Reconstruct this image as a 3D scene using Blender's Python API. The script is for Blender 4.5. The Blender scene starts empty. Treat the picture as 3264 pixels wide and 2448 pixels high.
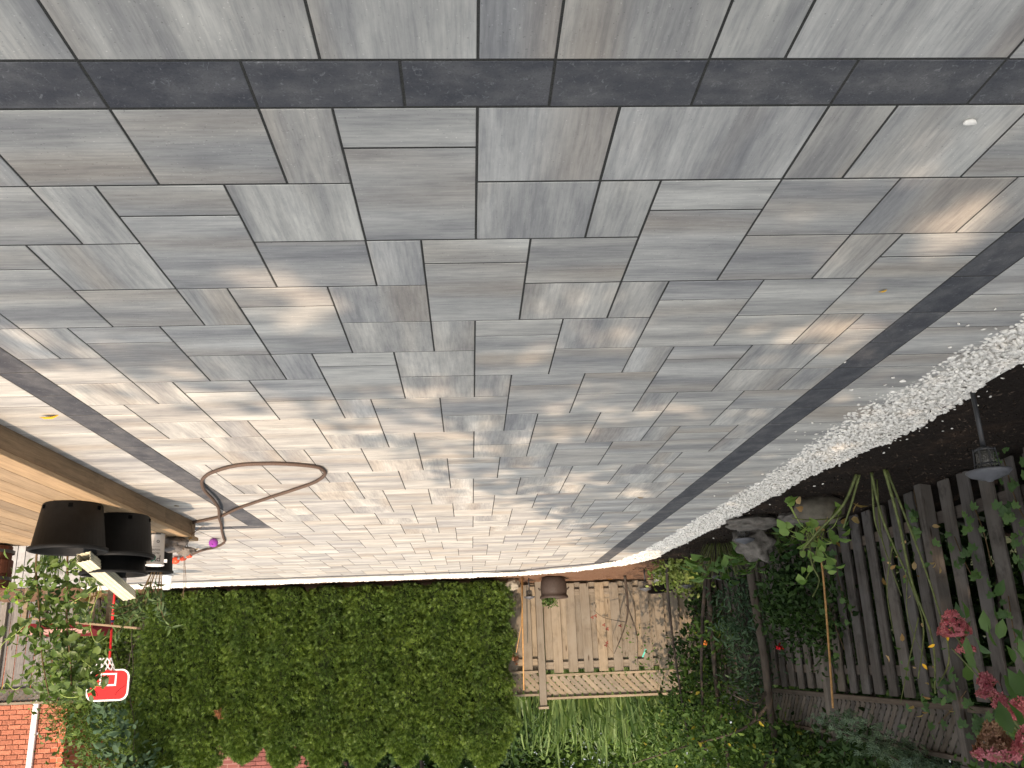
import bpy, math, random
import numpy as np
from mathutils import Vector, Matrix, noise

random.seed(7)
rng = np.random.default_rng(7)
SC = bpy.context.scene
COL = SC.collection

# ---------------------------------------------------------------- camera, sky, sun, exposure
YAW, PITCH, ROLL = -0.0557, 0.30485, -0.03874
d = Vector((math.sin(YAW) * math.cos(PITCH), math.cos(YAW) * math.cos(PITCH), -math.sin(PITCH)))
r0 = Vector((math.cos(YAW), -math.sin(YAW), 0)); u0 = r0.cross(d)
cr = r0 * math.cos(ROLL) + u0 * math.sin(ROLL)
cu = -r0 * math.sin(ROLL) + u0 * math.cos(ROLL)
cam_data = bpy.data.cameras.new('camera')
cam_data.sensor_width = 36.0
cam_data.lens = 2787.8 / 3264 * 36.0
cam_data.clip_start = 0.05
cam_data.clip_end = 600
cam = bpy.data.objects.new('camera', cam_data)
COL.objects.link(cam)
# the photographer held the phone upside down: right and up are flipped
m = Matrix((-cr, -cu, -d)).transposed().to_4x4()
m.translation = Vector((0.04, -1.669, 1.172))
cam.matrix_world = m
SC.camera = cam

SUN = Vector((0.19, -1.05, 1.0)).normalized()
world = bpy.data.worlds.new('World'); SC.world = world; world.use_nodes = True
wn = world.node_tree; wn.nodes.clear()
sky = wn.nodes.new('ShaderNodeTexSky'); sky.sky_type = 'NISHITA'; sky.sun_disc = False
sky.sun_elevation = math.asin(SUN.z); sky.sun_rotation = math.atan2(SUN.x, SUN.y)
sky.air_density = 1.0; sky.dust_density = 4.0; sky.ozone_density = 0.6
hs = wn.nodes.new('ShaderNodeHueSaturation'); hs.inputs['Saturation'].default_value = 0.15
bg = wn.nodes.new('ShaderNodeBackground'); bg.inputs['Strength'].default_value = 0.135
wo = wn.nodes.new('ShaderNodeOutputWorld')
wn.links.new(sky.outputs[0], hs.inputs['Color']); wn.links.new(hs.outputs[0], bg.inputs['Color'])
wn.links.new(bg.outputs[0], wo.inputs['Surface'])
sun_data = bpy.data.lights.new('sun', 'SUN'); sun_data.energy = 2.95; sun_data.angle = math.radians(0.6)
sun_data.color = (1.0, 0.755, 0.535)
sun = bpy.data.objects.new('sun', sun_data); COL.objects.link(sun)
sun.rotation_euler = SUN.to_track_quat('Z', 'Y').to_euler(); sun.location = (3, -12, 12)
SC.view_settings.view_transform = 'Standard'; SC.view_settings.look = 'None'
SC.view_settings.exposure = 0.92; SC.view_settings.gamma = 1.0
SC.view_settings.use_curve_mapping = False

SC.render.engine = 'CYCLES'
SC.cycles.max_bounces = 4; SC.cycles.diffuse_bounces = 2; SC.cycles.glossy_bounces = 2; SC.cycles.transmission_bounces = 3; SC.cycles.transparent_max_bounces = 4

# ---------------------------------------------------------------- node helpers
def newmat(name):
    mt = bpy.data.materials.new(name); mt.use_nodes = True
    nt = mt.node_tree; nt.nodes.clear()
    out = nt.nodes.new('ShaderNodeOutputMaterial'); b = nt.nodes.new('ShaderNodeBsdfPrincipled')
    nt.links.new(b.outputs[0], out.inputs[0])
    return mt, nt, b, out
def N(nt, t, **kw):
    n = nt.nodes.new(t)
    for k, v in kw.items(): setattr(n, k, v)
    return n
def ramp(nt, src, stops, interp='LINEAR'):
    n = N(nt, 'ShaderNodeValToRGB'); cr_ = n.color_ramp; cr_.interpolation = interp
    while len(cr_.elements) < len(stops): cr_.elements.new(0.5)
    for e, (p, c) in zip(cr_.elements, stops):
        e.position = p; e.color = (*c, 1) if len(c) == 3 else c
    nt.links.new(src, n.inputs[0]); return n.outputs[0]
def mixc(nt, a, b, f, mode='MIX'):
    n = N(nt, 'ShaderNodeMix', data_type='RGBA', blend_type=mode)
    for s, v in ((6, a), (7, b), (0, f)):
        if hasattr(v, 'links') or hasattr(v, 'is_linked'): nt.links.new(v, n.inputs[s])
        else: n.inputs[s].default_value = (*v, 1) if isinstance(v, tuple) else v
    return n.outputs[2]
def mth(nt, op, a, b=None):
    n = N(nt, 'ShaderNodeMath', operation=op)
    for i, v in enumerate((a, b)):
        if v is None: continue
        if hasattr(v, 'is_linked'): nt.links.new(v, n.inputs[i])
        else: n.inputs[i].default_value = v
    return n.outputs[0]
def coords(nt, island=False, scale=(1, 1, 1)):
    """object-space coordinates shifted by a random amount for each object (or mesh island)"""
    if island:
        g = N(nt, 'ShaderNodeNewGeometry'); vec, rnd = g.outputs['Position'], g.outputs['Random Per Island']
    else:
        t = N(nt, 'ShaderNodeTexCoord'); o = N(nt, 'ShaderNodeObjectInfo'); vec, rnd = t.outputs['Object'], o.outputs['Random']
    off = mth(nt, 'MULTIPLY', rnd, 83.0)
    a = N(nt, 'ShaderNodeVectorMath', operation='ADD')
    nt.links.new(vec, a.inputs[0]); nt.links.new(off, a.inputs[1])
    return a.outputs[0], rnd
def nz(nt, vec, scale3, scale=1.0, detail=3.0, rough=0.55, dist=0.0):
    mp = N(nt, 'ShaderNodeMapping'); mp.inputs['Scale'].default_value = scale3
    nt.links.new(vec, mp.inputs[0])
    n = N(nt, 'ShaderNodeTexNoise'); n.inputs['Scale'].default_value = scale
    n.inputs['Detail'].default_value = detail; n.inputs['Roughness'].default_value = rough
    n.inputs['Distortion'].default_value = dist
    nt.links.new(mp.outputs[0], n.inputs['Vector']); return n.outputs[0]
def bump(nt, b, h, strength=0.3, dist=0.01):
    n = N(nt, 'ShaderNodeBump'); n.inputs['Strength'].default_value = strength; n.inputs['Distance'].default_value = dist
    nt.links.new(h, n.inputs['Height']); nt.links.new(n.outputs[0], b.inputs['Normal'])
def setp(b, rough=0.7, spec=0.3):
    b.inputs['Roughness'].default_value = rough; b.inputs['Specular IOR Level'].default_value = spec

# ---------------------------------------------------------------- materials
def mat_paver(name, island):
    mt, nt, b, _ = newmat(name); v, rnd = coords(nt, island)
    broad = nz(nt, v, (1.1, 7.0, 1), 1.0, 3.0, 0.5)
    streak = nz(nt, v, (6.5, 85, 9), 1.0, 4.0, 0.7, 0.0)
    blot = nz(nt, v, (8, 17, 14), 1.0, 5.0, 0.74)
    spk = nz(nt, v, (1, 1, 1), 190.0, 0.0, 0.6)
    tan = nz(nt, v, (0.6, 5.0, 1), 1.0, 0.0, 0.5)
    base = ramp(nt, broad, [(0.34, (0.285, 0.288, 0.295)), (0.44, (0.36, 0.36, 0.358)), (0.54, (0.435, 0.433, 0.422)), (0.66, (0.53, 0.527, 0.51))])
    tf = ramp(nt, tan, [(0.54, (0, 0, 0)), (0.74, (0.6, 0.6, 0.6))])
    base = mixc(nt, base, (0.36, 0.318, 0.275), tf)
    sf = ramp(nt, streak, [(0.36, (0.78, 0.79, 0.81)), (0.48, (0.98, 0.98, 0.98)), (0.66, (1.2, 1.2, 1.18))])
    base = mixc(nt, base, sf, 0.75, 'MULTIPLY')
    bf = ramp(nt, blot, [(0.34, (0.84, 0.842, 0.85)), (0.48, (0.98, 0.98, 0.98)), (0.64, (1.12, 1.115, 1.1))])
    base = mixc(nt, base, bf, 0.6, 'MULTIPLY')
    pf = ramp(nt, spk, [(0.14, (0.55, 0.55, 0.56)), (0.22, (1, 1, 1)), (0.78, (1, 1, 1)), (0.86, (1.5, 1.5, 1.5))])
    base = mixc(nt, base, pf, 0.8, 'MULTIPLY')
    tint = ramp(nt, rnd, [(0.0, (0.90, 0.90, 0.905)), (0.35, (0.98, 0.975, 0.955)), (0.7, (1.05, 1.04, 1.005)), (1.0, (0.95, 0.92, 0.88))])
    base = mixc(nt, base, tint, 1.0, 'MULTIPLY')
    nt.links.new(base, b.inputs['Base Color']); setp(b, 0.72, 0.35)
    
    return mt
def mat_border(name, island):
    mt, nt, b, _ = newmat(name); v, rnd = coords(nt, island)
    blot = nz(nt, v, (7, 10, 7), 1.0, 4.0, 0.65); scr = nz(nt, v, (60, 45, 60), 1.0, 5.0, 0.75, 1.0); spk = nz(nt, v, (1, 1, 1), 220.0, 2.0, 0.6)
    base = ramp(nt, blot, [(0.36, (0.06, 0.063, 0.074)), (0.5, (0.083, 0.086, 0.095)), (0.64, (0.12, 0.121, 0.127))])
    sf = ramp(nt, scr, [(0.58, (0, 0, 0)), (0.72, (0.6, 0.6, 0.6))])
    base = mixc(nt, base, (0.30, 0.31, 0.32), sf)
    pf = ramp(nt, spk, [(0.32, (0.7, 0.7, 0.7)), (0.45, (1, 1, 1)), (0.66, (1, 1, 1)), (0.75, (1.9, 1.9, 1.9))])
    base = mixc(nt, base, pf, 0.8, 'MULTIPLY')
    tint = ramp(nt, rnd, [(0.0, (0.86, 0.87, 0.9)), (1.0, (1.14, 1.12, 1.1))])
    base = mixc(nt, base, tint, 1.0, 'MULTIPLY')
    nt.links.new(base, b.inputs['Base Color']); setp(b, 0.68, 0.35)
    return mt
def mat_simple(name, c, rough=0.6, spec=0.3, var=0.12, scale=20.0, bmp=0.0, island=False, rndvar=0.0):
    mt, nt, b, _ = newmat(name); v, rnd = coords(nt, island)
    n = nz(nt, v, (1, 1, 1), scale, 4.0, 0.6)
    lo = tuple(x * (1 - var) for x in c); hi = tuple(min(1, x * (1 + var)) for x in c)
    base = ramp(nt, n, [(0.3, lo), (0.7, hi)])
    if rndvar:
        base = mixc(nt, base, ramp(nt, rnd, [(0, (1 - rndvar,) * 3), (1, (1 + rndvar,) * 3)]), 1.0, 'MULTIPLY')
    nt.links.new(base, b.inputs['Base Color']); setp(b, rough, spec)
    if bmp: bump(nt, b, n, bmp, 0.01)
    return mt
def mat_wood(name, c, axis='z', dark=0.45, rough=0.75, grey=None, knots=True, stain=0.35):
    mt, nt, b, _ = newmat(name); v, rnd = coords(nt)
    s = {'x': (1.6, 34, 34), 'y': (34, 1.6, 34), 'z': (34, 34, 1.6)}[axis]
    s2 = {'x': (8, 160, 160), 'y': (160, 8, 160), 'z': (160, 160, 8)}[axis]
    g1 = nz(nt, v, s, 1.0, 4.0, 0.6, 0.6); g2 = nz(nt, v, s2, 1.0, 3.0, 0.6); big = nz(nt, v, (3, 3, 3), 1.0, 3.0, 0.6)
    base = ramp(nt, g1, [(0.25, tuple(x * dark for x in c)), (0.48, c), (0.75, tuple(x * 1.22 for x in c))])
    base = mixc(nt, base, ramp(nt, g2, [(0.3, (0.72,) * 3), (0.6, (1.05,) * 3)]), 0.7, 'MULTIPLY')
    if grey: base = mixc(nt, base, grey, ramp(nt, big, [(0.40, (0, 0, 0)), (0.65, (0.8, 0.8, 0.8))]))
    if stain:
        st = nz(nt, v, (5, 5, 5), 1.0, 5.0, 0.7)
        base = mixc(nt, base, ramp(nt, st, [(0.28, (1 - stain,) * 3), (0.46, (1, 1, 1))]), 1.0, 'MULTIPLY')
    if knots:
        vo = N(nt, 'ShaderNodeTexVoronoi'); vo.inputs['Scale'].default_value = 1.0
        mp = N(nt, 'ShaderNodeMapping'); mp.inputs['Scale'].default_value = {'x': (1.8, 9, 9), 'y': (9, 1.8, 9), 'z': (9, 9, 1.8)}[axis]
        nt.links.new(v, mp.inputs[0]); nt.links.new(mp.outputs[0], vo.inputs['Vector'])
        base = mixc(nt, base, ramp(nt, vo.outputs['Distance'], [(0.05, (0.32, 0.26, 0.22)), (0.11, (1, 1, 1))]), 1.0, 'MULTIPLY')
    tint = ramp(nt, rnd, [(0.0, (0.78, 0.80, 0.84)), (0.5, (1, 1, 1)), (1.0, (1.15, 1.10, 1.02))])
    base = mixc(nt, base, tint, 1.0, 'MULTIPLY')
    nt.links.new(base, b.inputs['Base Color']); setp(b, rough, 0.2); bump(nt, b, mth(nt, 'ADD', g1, g2), 0.35, 0.004)
    return mt
def mat_leaf(name, c1, c2, trans=0.3, island=True, rough=0.5, spec=0.35, yellow=0.0):
    mt, nt, b, out = newmat(name)
    if island: rnd = N(nt, 'ShaderNodeNewGeometry').outputs['Random Per Island']
    else: rnd = N(nt, 'ShaderNodeObjectInfo').outputs['Random']
    stops = [(0.0, c1), (0.8, c2)]
    if yellow: stops += [(1 - yellow, c2), (1.0, (0.42, 0.34, 0.05))]
    col = ramp(nt, rnd, stops)
    p = N(nt, 'ShaderNodeNewGeometry')
    n = nz(nt, p.outputs['Position'], (1, 1, 1), 3.0, 2.0, 0.5)
    col = mixc(nt, col, ramp(nt, n, [(0.3, (0.72, 0.78, 0.8)), (0.7, (1.18, 1.12, 0.95))]), 1.0, 'MULTIPLY')
    nt.links.new(col, b.inputs['Base Color']); setp(b, rough, spec)
    tr = N(nt, 'ShaderNodeBsdfTranslucent')
    nt.links.new(mixc(nt, col, (1.1, 1.25, 0.5), 1.0, 'MULTIPLY'), tr.inputs['Color'])
    mx = N(nt, 'ShaderNodeMixShader'); mx.inputs[0].default_value = trans
    nt.links.new(b.outputs[0], mx.inputs[1]); nt.links.new(tr.outputs[0], mx.inputs[2]); nt.links.new(mx.outputs[0], out.inputs[0])
    return mt
def mat_soil(name):
    mt, nt, b, _ = newmat(name); g = N(nt, 'ShaderNodeNewGeometry'); v = g.outputs['Position']
    n = nz(nt, v, (1, 1, 1), 55.0, 6.0, 0.75); n2 = nz(nt, v, (1, 1, 1), 2.2, 3.0, 0.6)
    base = ramp(nt, n, [(0.3, (0.012, 0.0095, 0.008)), (0.55, (0.028, 0.022, 0.019)), (0.75, (0.06, 0.048, 0.038))])
    base = mixc(nt, base, (0.09, 0.058, 0.04), ramp(nt, n2, [(0.56, (0, 0, 0)), (0.76, (0.4, 0.4, 0.4))]))
    # lighter reddish-brown earth at the far end
    sx = N(nt, 'ShaderNodeSeparateXYZ'); nt.links.new(v, sx.inputs[0])
    far = N(nt, 'ShaderNodeMapRange'); far.inputs[1].default_value = 9.8; far.inputs[2].default_value = 10.8
    nt.links.new(sx.outputs['Y'], far.inputs[0])
    base = mixc(nt, base, ramp(nt, n, [(0.3, (0.11, 0.062, 0.04)), (0.7, (0.24, 0.145, 0.095))]), far.outputs[0])
    nt.links.new(base, b.inputs['Base Color']); setp(b, 0.95, 0.1); bump(nt, b, n, 1.0, 0.02)
    return mt

M = {}
M['paver'] = mat_paver('paver', False); M['paver_far'] = mat_paver('paver_far', True)
M['border'] = mat_border('border_paver', False); M['border_far'] = mat_border('border_paver_far', True)
M['sand'] = mat_simple('joint_sand', (0.06, 0.06, 0.057), 0.95, 0.1, 0.45, 420.0, 0.5)
M['soil'] = mat_soil('soil'); M['ground'] = mat_simple('ground', (0.035, 0.042, 0.018), 0.95, 0.1, 0.4, 4.0)
M['chip'] = mat_simple('mulch_chip', (0.05, 0.038, 0.03), 0.9, 0.1, 0.4, 30.0, 0, True, 0.6)
M['gravel'] = mat_simple('white_gravel', (0.76, 0.735, 0.685), 0.8, 0.2, 0.10, 45.0, 0.2, True, 0.13)
M['deck'] = mat_wood('deck_wood', (0.335, 0.245, 0.155), 'y', 0.72, 0.65, None, True, 0.15)
M['fascia'] = mat_wood('fascia_wood', (0.25, 0.175, 0.108), 'y', 0.7, 0.7, None, True, 0.3)
M['fence_grey'] = mat_wood('weathered_fence', (0.098, 0.086, 0.076), 'z', 0.5, 0.85, (0.145, 0.134, 0.124), True, 0.5)
M['fence_tan'] = mat_wood('tan_fence', (0.205, 0.17, 0.125), 'z', 0.62, 0.8, (0.24, 0.208, 0.163), True, 0.35)
M['fence_tan_y'] = mat_wood('tan_rail', (0.235, 0.195, 0.145), 'x', 0.62, 0.8, None, False, 0.3)
M['fence_grey_y'] = mat_wood('grey_rail', (0.10, 0.083, 0.07), 'y', 0.6, 0.85, None, False, 0.3)
M['fence_cool'] = mat_wood('cool_fence', (0.20, 0.185, 0.175), 'z', 0.6, 0.85, None, True, 0.3)
M['black'] = mat_simple('black_plastic', (0.0078, 0.0082, 0.0088), 0.6, 0.2, 0.25, 30.0, 0.05)
M['hole'] = mat_simple('pot_hole', (0.003, 0.003, 0.003), 0.9, 0.0)
M['whitep'] = mat_simple('white_plastic', (0.70, 0.71, 0.72), 0.45, 0.4, 0.04)
M['cream'] = mat_simple('cream_enamel', (0.62, 0.58, 0.43), 0.5, 0.4, 0.10, 14.0)
M['creampot'] = mat_simple('cream_pot', (0.66, 0.56, 0.42), 0.5, 0.4, 0.08, 14.0)
M['ink'] = mat_simple('print_ink', (0.05, 0.05, 0.05), 0.6, 0.2); M['inkgreen'] = mat_simple('print_green', (0.03, 0.14, 0.09), 0.6, 0.2)
M['drift'] = mat_wood('driftwood', (0.17, 0.155, 0.145), 'y', 0.35, 0.9, None, True, 0.5)
M['twig'] = mat_simple('dry_twig', (0.16, 0.105, 0.07), 0.9, 0.1, 0.3, 60.0)
M['hose'] = mat_simple('brown_hose', (0.11, 0.076, 0.06), 0.75, 0.25, 0.35, 260.0, 0.4)
M['orange'] = mat_simple('orange_plastic', (0.78, 0.075, 0.025), 0.4, 0.5, 0.06)
M['greyplastic'] = mat_simple('grey_plastic', (0.22, 0.22, 0.22), 0.5, 0.4, 0.1)
M['purple'] = mat_simple('purple_rubber', (0.29, 0.05, 0.36), 0.35, 0.5, 0.08)
M['red'] = mat_simple('red_plastic', (0.50, 0.012, 0.012), 0.4, 0.4, 0.06); M['navy'] = mat_simple('navy_band', (0.01, 0.01, 0.06), 0.5, 0.3)
M['redcloth'] = mat_simple('red_canvas', (0.10, 0.012, 0.014), 0.85, 0.1, 0.15); M['pinkcloth'] = mat_simple('faded_canvas', (0.42, 0.25, 0.22), 0.85, 0.1, 0.15)
M['line'] = mat_simple('dark_line', (0.09, 0.005, 0.01), 0.6, 0.2); M['boardwhite'] = mat_simple('board_white', (0.78, 0.78, 0.78), 0.45, 0.4, 0.03)
M['rock'] = mat_simple('grey_rock', (0.115, 0.106, 0.095), 0.9, 0.2, 0.45, 14.0, 0.9)
M['palerock'] = mat_simple('pale_rock', (0.26, 0.235, 0.19), 0.9, 0.2, 0.3, 14.0, 0.5)
M['boulder'] = mat_simple('dark_boulder', (0.14, 0.125, 0.10), 0.75, 0.25, 0.5, 6.0, 0.3)
M['planter'] = mat_simple('brown_planter', (0.05, 0.037, 0.031), 0.55, 0.3, 0.2, 40.0, 0.1)
M['terra'] = mat_simple('planter_inside', (0.30, 0.15, 0.08), 0.8, 0.2, 0.2)
M['lampmetal'] = mat_simple('dark_metal', (0.030, 0.031, 0.034), 0.45, 0.4, 0.15); M['lampcap'] = mat_simple('lamp_cap', (0.075, 0.078, 0.088), 0.45, 0.4, 0.1, 40.0)
def mat_glass(name):
    mt, nt, b, out = newmat(name); b.inputs['Base Color'].default_value = (0.10, 0.098, 0.09, 1); setp(b, 0.3, 0.5)
    b.inputs['Alpha'].default_value = 0.55; return mt
M['glass'] = mat_glass('frosted_glass')
M['barrel'] = mat_wood('barrel_wood', (0.105, 0.038, 0.022), 'z', 0.5, 0.7, None, False, 0.4)
M['plank'] = mat_wood('plank_wood', (0.22, 0.165, 0.11), 'x', 0.6, 0.8, None, False, 0.3)
M['bark'] = mat_wood('bark', (0.055, 0.043, 0.035), 'z', 0.35, 0.9, (0.07, 0.062, 0.055), False, 0.5)
M['cane'] = mat_simple('green_cane', (0.10, 0.12, 0.038), 0.6, 0.3, 0.45, 25.0); M['bamboo'] = mat_simple('bamboo', (0.34, 0.19, 0.07), 0.55, 0.3, 0.3, 30.0)
M['vinestem'] = mat_simple('vine_stem', (0.11, 0.075, 0.04), 0.8, 0.2, 0.4, 30.0); M['shoot'] = mat_simple('green_shoot', (0.26, 0.34, 0.09), 0.5, 0.3, 0.2)
M['brick'] = mat_simple('brick', (0.36, 0.135, 0.082), 0.85, 0.2, 0.35, 38.0, 0.5, False, 0.2)
M['brick2'] = mat_simple('dull_brick', (0.22, 0.085, 0.075), 0.85, 0.2, 0.3, 38.0, 0.5, False, 0.15)
def mat_brickwall(name, c1, c2, mo):
    mt, nt, b, _ = newmat(name); t = N(nt, 'ShaderNodeTexCoord'); mp = N(nt, 'ShaderNodeMapping'); mp.inputs['Rotation'].default_value = (math.radians(90), 0, 0)
    nt.links.new(t.outputs['Object'], mp.inputs[0]); br = N(nt, 'ShaderNodeTexBrick'); nt.links.new(mp.outputs[0], br.inputs['Vector'])
    br.inputs['Color1'].default_value = (*c1, 1); br.inputs['Color2'].default_value = (*c2, 1); br.inputs['Mortar'].default_value = (*mo, 1)
    br.inputs['Scale'].default_value = 1.0; br.inputs['Brick Width'].default_value = .232; br.inputs['Row Height'].default_value = .086; br.inputs['Mortar Size'].default_value = .007
    nt.links.new(br.outputs['Color'], b.inputs['Base Color']); setp(b, .85, .2); bump(nt, b, br.outputs['Fac'], .4, .01); return mt
M['brickwall'] = mat_brickwall('brick_wall', (.45, .14, .07), (.34, .095, .05), (.46, .25, .17)); M['brick2wall'] = mat_brickwall('dull_brick_wall', (.24, .09, .08), (.19, .075, .066), (.33, .2, .17))
M['mortar'] = mat_simple('mortar', (0.46, 0.25, 0.17), 0.95, 0.1, 0.15, 60.0); M['roof'] = mat_simple('roof_shingle', (0.09, 0.075, 0.07), 0.9, 0.1, 0.3, 30.0)
M['gutter'] = mat_simple('white_metal', (0.74, 0.74, 0.73), 0.45, 0.4, 0.05)
M['cedar'] = mat_leaf('cedar_foliage', (0.038, 0.080, 0.015), (0.135, 0.205, 0.038), 0.30)
M['cedarcore'] = mat_simple('cedar_inner_shade', (0.020, 0.030, 0.010), 0.95, 0.05, 0.5, 30.0)  # dark tone stands in for the shade deep inside the crowns
M['canopy'] = mat_leaf('canopy_leaf', (0.045, 0.085, 0.02), (0.09, 0.15, 0.035), 0.35)
M['darkleaf'] = mat_leaf('dark_leaf', (0.013, 0.030, 0.010), (0.038, 0.074, 0.022), 0.25, True, 0.6, 0.15)
M['midleaf'] = mat_leaf('mid_leaf', (0.032, 0.07, 0.017), (0.09, 0.155, 0.036), 0.3, True, 0.6, 0.18, 0.03)
M['reed'] = mat_leaf('reed_leaf', (0.065, 0.125, 0.035), (0.215, 0.30, 0.12), 0.35, True, 0.45, 0.35)
M['blueleaf'] = mat_leaf('blue_green_leaf', (0.032, 0.062, 0.038), (0.07, 0.12, 0.072), 0.2, True, 0.6, 0.18)
M['juniper'] = mat_leaf('juniper_needles', (0.06, 0.10, 0.07), (0.12, 0.18, 0.12), 0.2)
M['bushleaf'] = mat_leaf('bush_leaf', (0.04, 0.08, 0.022), (0.12, 0.19, 0.05), 0.3)
M['variegated'] = mat_leaf('variegated_leaf', (0.10, 0.17, 0.03), (0.30, 0.36, 0.12), 0.3)
M['broad'] = mat_leaf('broad_leaf', (0.045, 0.10, 0.03), (0.11, 0.19, 0.06), 0.3, False)
M['hosta'] = mat_leaf('hosta_leaf', (0.13, 0.23, 0.05), (0.20, 0.30, 0.08), 0.3, False)
M['vine'] = mat_leaf('vine_leaf', (0.034, 0.068, 0.02), (0.125, 0.18, 0.052), 0.33, False, 0.42, 0.4)
M['creeper'] = mat_leaf('creeper_leaf', (0.035, 0.085, 0.025), (0.095, 0.175, 0.055), 0.3, False)
M['oleander'] = mat_leaf('narrow_leaf', (0.03, 0.06, 0.02), (0.09, 0.14, 0.05), 0.25, False)
M['bright'] = mat_leaf('bright_leaf', (0.12, 0.24, 0.02), (0.27, 0.40, 0.05), 0.4, False)
M['grassleaf'] = mat_leaf('fine_grass', (0.10, 0.19, 0.07), (0.22, 0.34, 0.15), 0.3)
M['pink'] = mat_leaf('pink_floret', (0.34, 0.065, 0.10), (0.60, 0.21, 0.26), 0.25, True, 0.6, 0.2)
M['rusty'] = mat_leaf('faded_floret', (0.18, 0.085, 0.06), (0.36, 0.22, 0.16), 0.25, True, 0.6, 0.2)
M['dryleaf'] = mat_leaf('dry_leaf', (0.30, 0.17, 0.07), (0.55, 0.40, 0.24), 0.3, False, 0.8, 0.1)
M['yellow'] = mat_simple('yellow_leaf', (0.72, 0.42, 0.03), 0.6, 0.2, 0.15); M['redflower'] = mat_simple('red_petal', (0.45, 0.008, 0.018), 0.6, 0.2, 0.2, 60.0)
M['orangeflower'] = mat_simple('orange_petal', (0.8, 0.28, 0.06), 0.6, 0.2, 0.2); M['rust'] = mat_leaf('rusty_spray', (0.16, 0.06, 0.03), (0.24, 0.10, 0.05), 0.2)
M['greystep'] = mat_simple('concrete_step', (0.34, 0.34, 0.34), 0.85, 0.2, 0.2, 18.0, 0.2)
M['teal'] = mat_simple('teal_plastic', (0.12, 0.55, 0.45), 0.5, 0.3, 0.05)
M['maple'] = mat_leaf('maple_leaf', (0.12, 0.025, 0.022), (0.20, 0.05, 0.035), 0.2, False)

# ---------------------------------------------------------------- object helpers
OFF = {}
def link(o, parent=None, loc=(0, 0, 0)):
    COL.objects.link(o); w = Vector(loc); OFF[o.name] = w
    if parent is not None:
        o.parent = parent; o.location = w - OFF[parent.name]
    else: o.location = w
    return o
def mesh_of(name, V, F, mat, smooth=False):
    me = bpy.data.meshes.new(name)
    V = np.asarray(V, dtype=np.float32).reshape(-1, 3)
    if isinstance(F, np.ndarray):
        k = F.shape[1]; n = len(F)
        me.vertices.add(len(V)); me.vertices.foreach_set('co', V.ravel())
        me.loops.add(n * k); me.loops.foreach_set('vertex_index', F.astype(np.int32).ravel())
        me.polygons.add(n); me.polygons.foreach_set('loop_start', np.arange(0, n * k, k, dtype=np.int32))
        if smooth: me.polygons.foreach_set('use_smooth', np.ones(n, dtype=bool))
        me.update(calc_edges=True)
    else:
        me.from_pydata(V.tolist(), [], F)
        if smooth: me.polygons.foreach_set('use_smooth', [True] * len(me.polygons))
        me.update()
    for x in (mat if isinstance(mat, (list, tuple)) else [mat]): me.materials.append(M[x])
    return me
def mk(name, V, F, mat, parent=None, smooth=False, kind=None, loc=(0, 0, 0)):
    o = bpy.data.objects.new(name, mesh_of(name, V, F, mat, smooth))
    if kind: o['kind'] = kind
    return link(o, parent, loc)
def inst(name, me, parent, loc, rot=None, scale=None):
    o = bpy.data.objects.new(name, me); link(o, parent, loc)
    if rot is not None: o.rotation_euler = rot
    if scale is not None: o.scale = scale if hasattr(scale, '__len__') else (scale,) * 3
    return o
def thing(name, label, cat, loc=(0, 0, 0), group=None):
    o = bpy.data.objects.new(name, None); o.empty_display_size = 0.1
    o['label'] = label; o['category'] = cat
    if group: o['group'] = group
    return link(o, None, loc)
def tag(o, label, cat, group=None):
    o['label'] = label; o['category'] = cat
    if group: o['group'] = group
    return o

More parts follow.
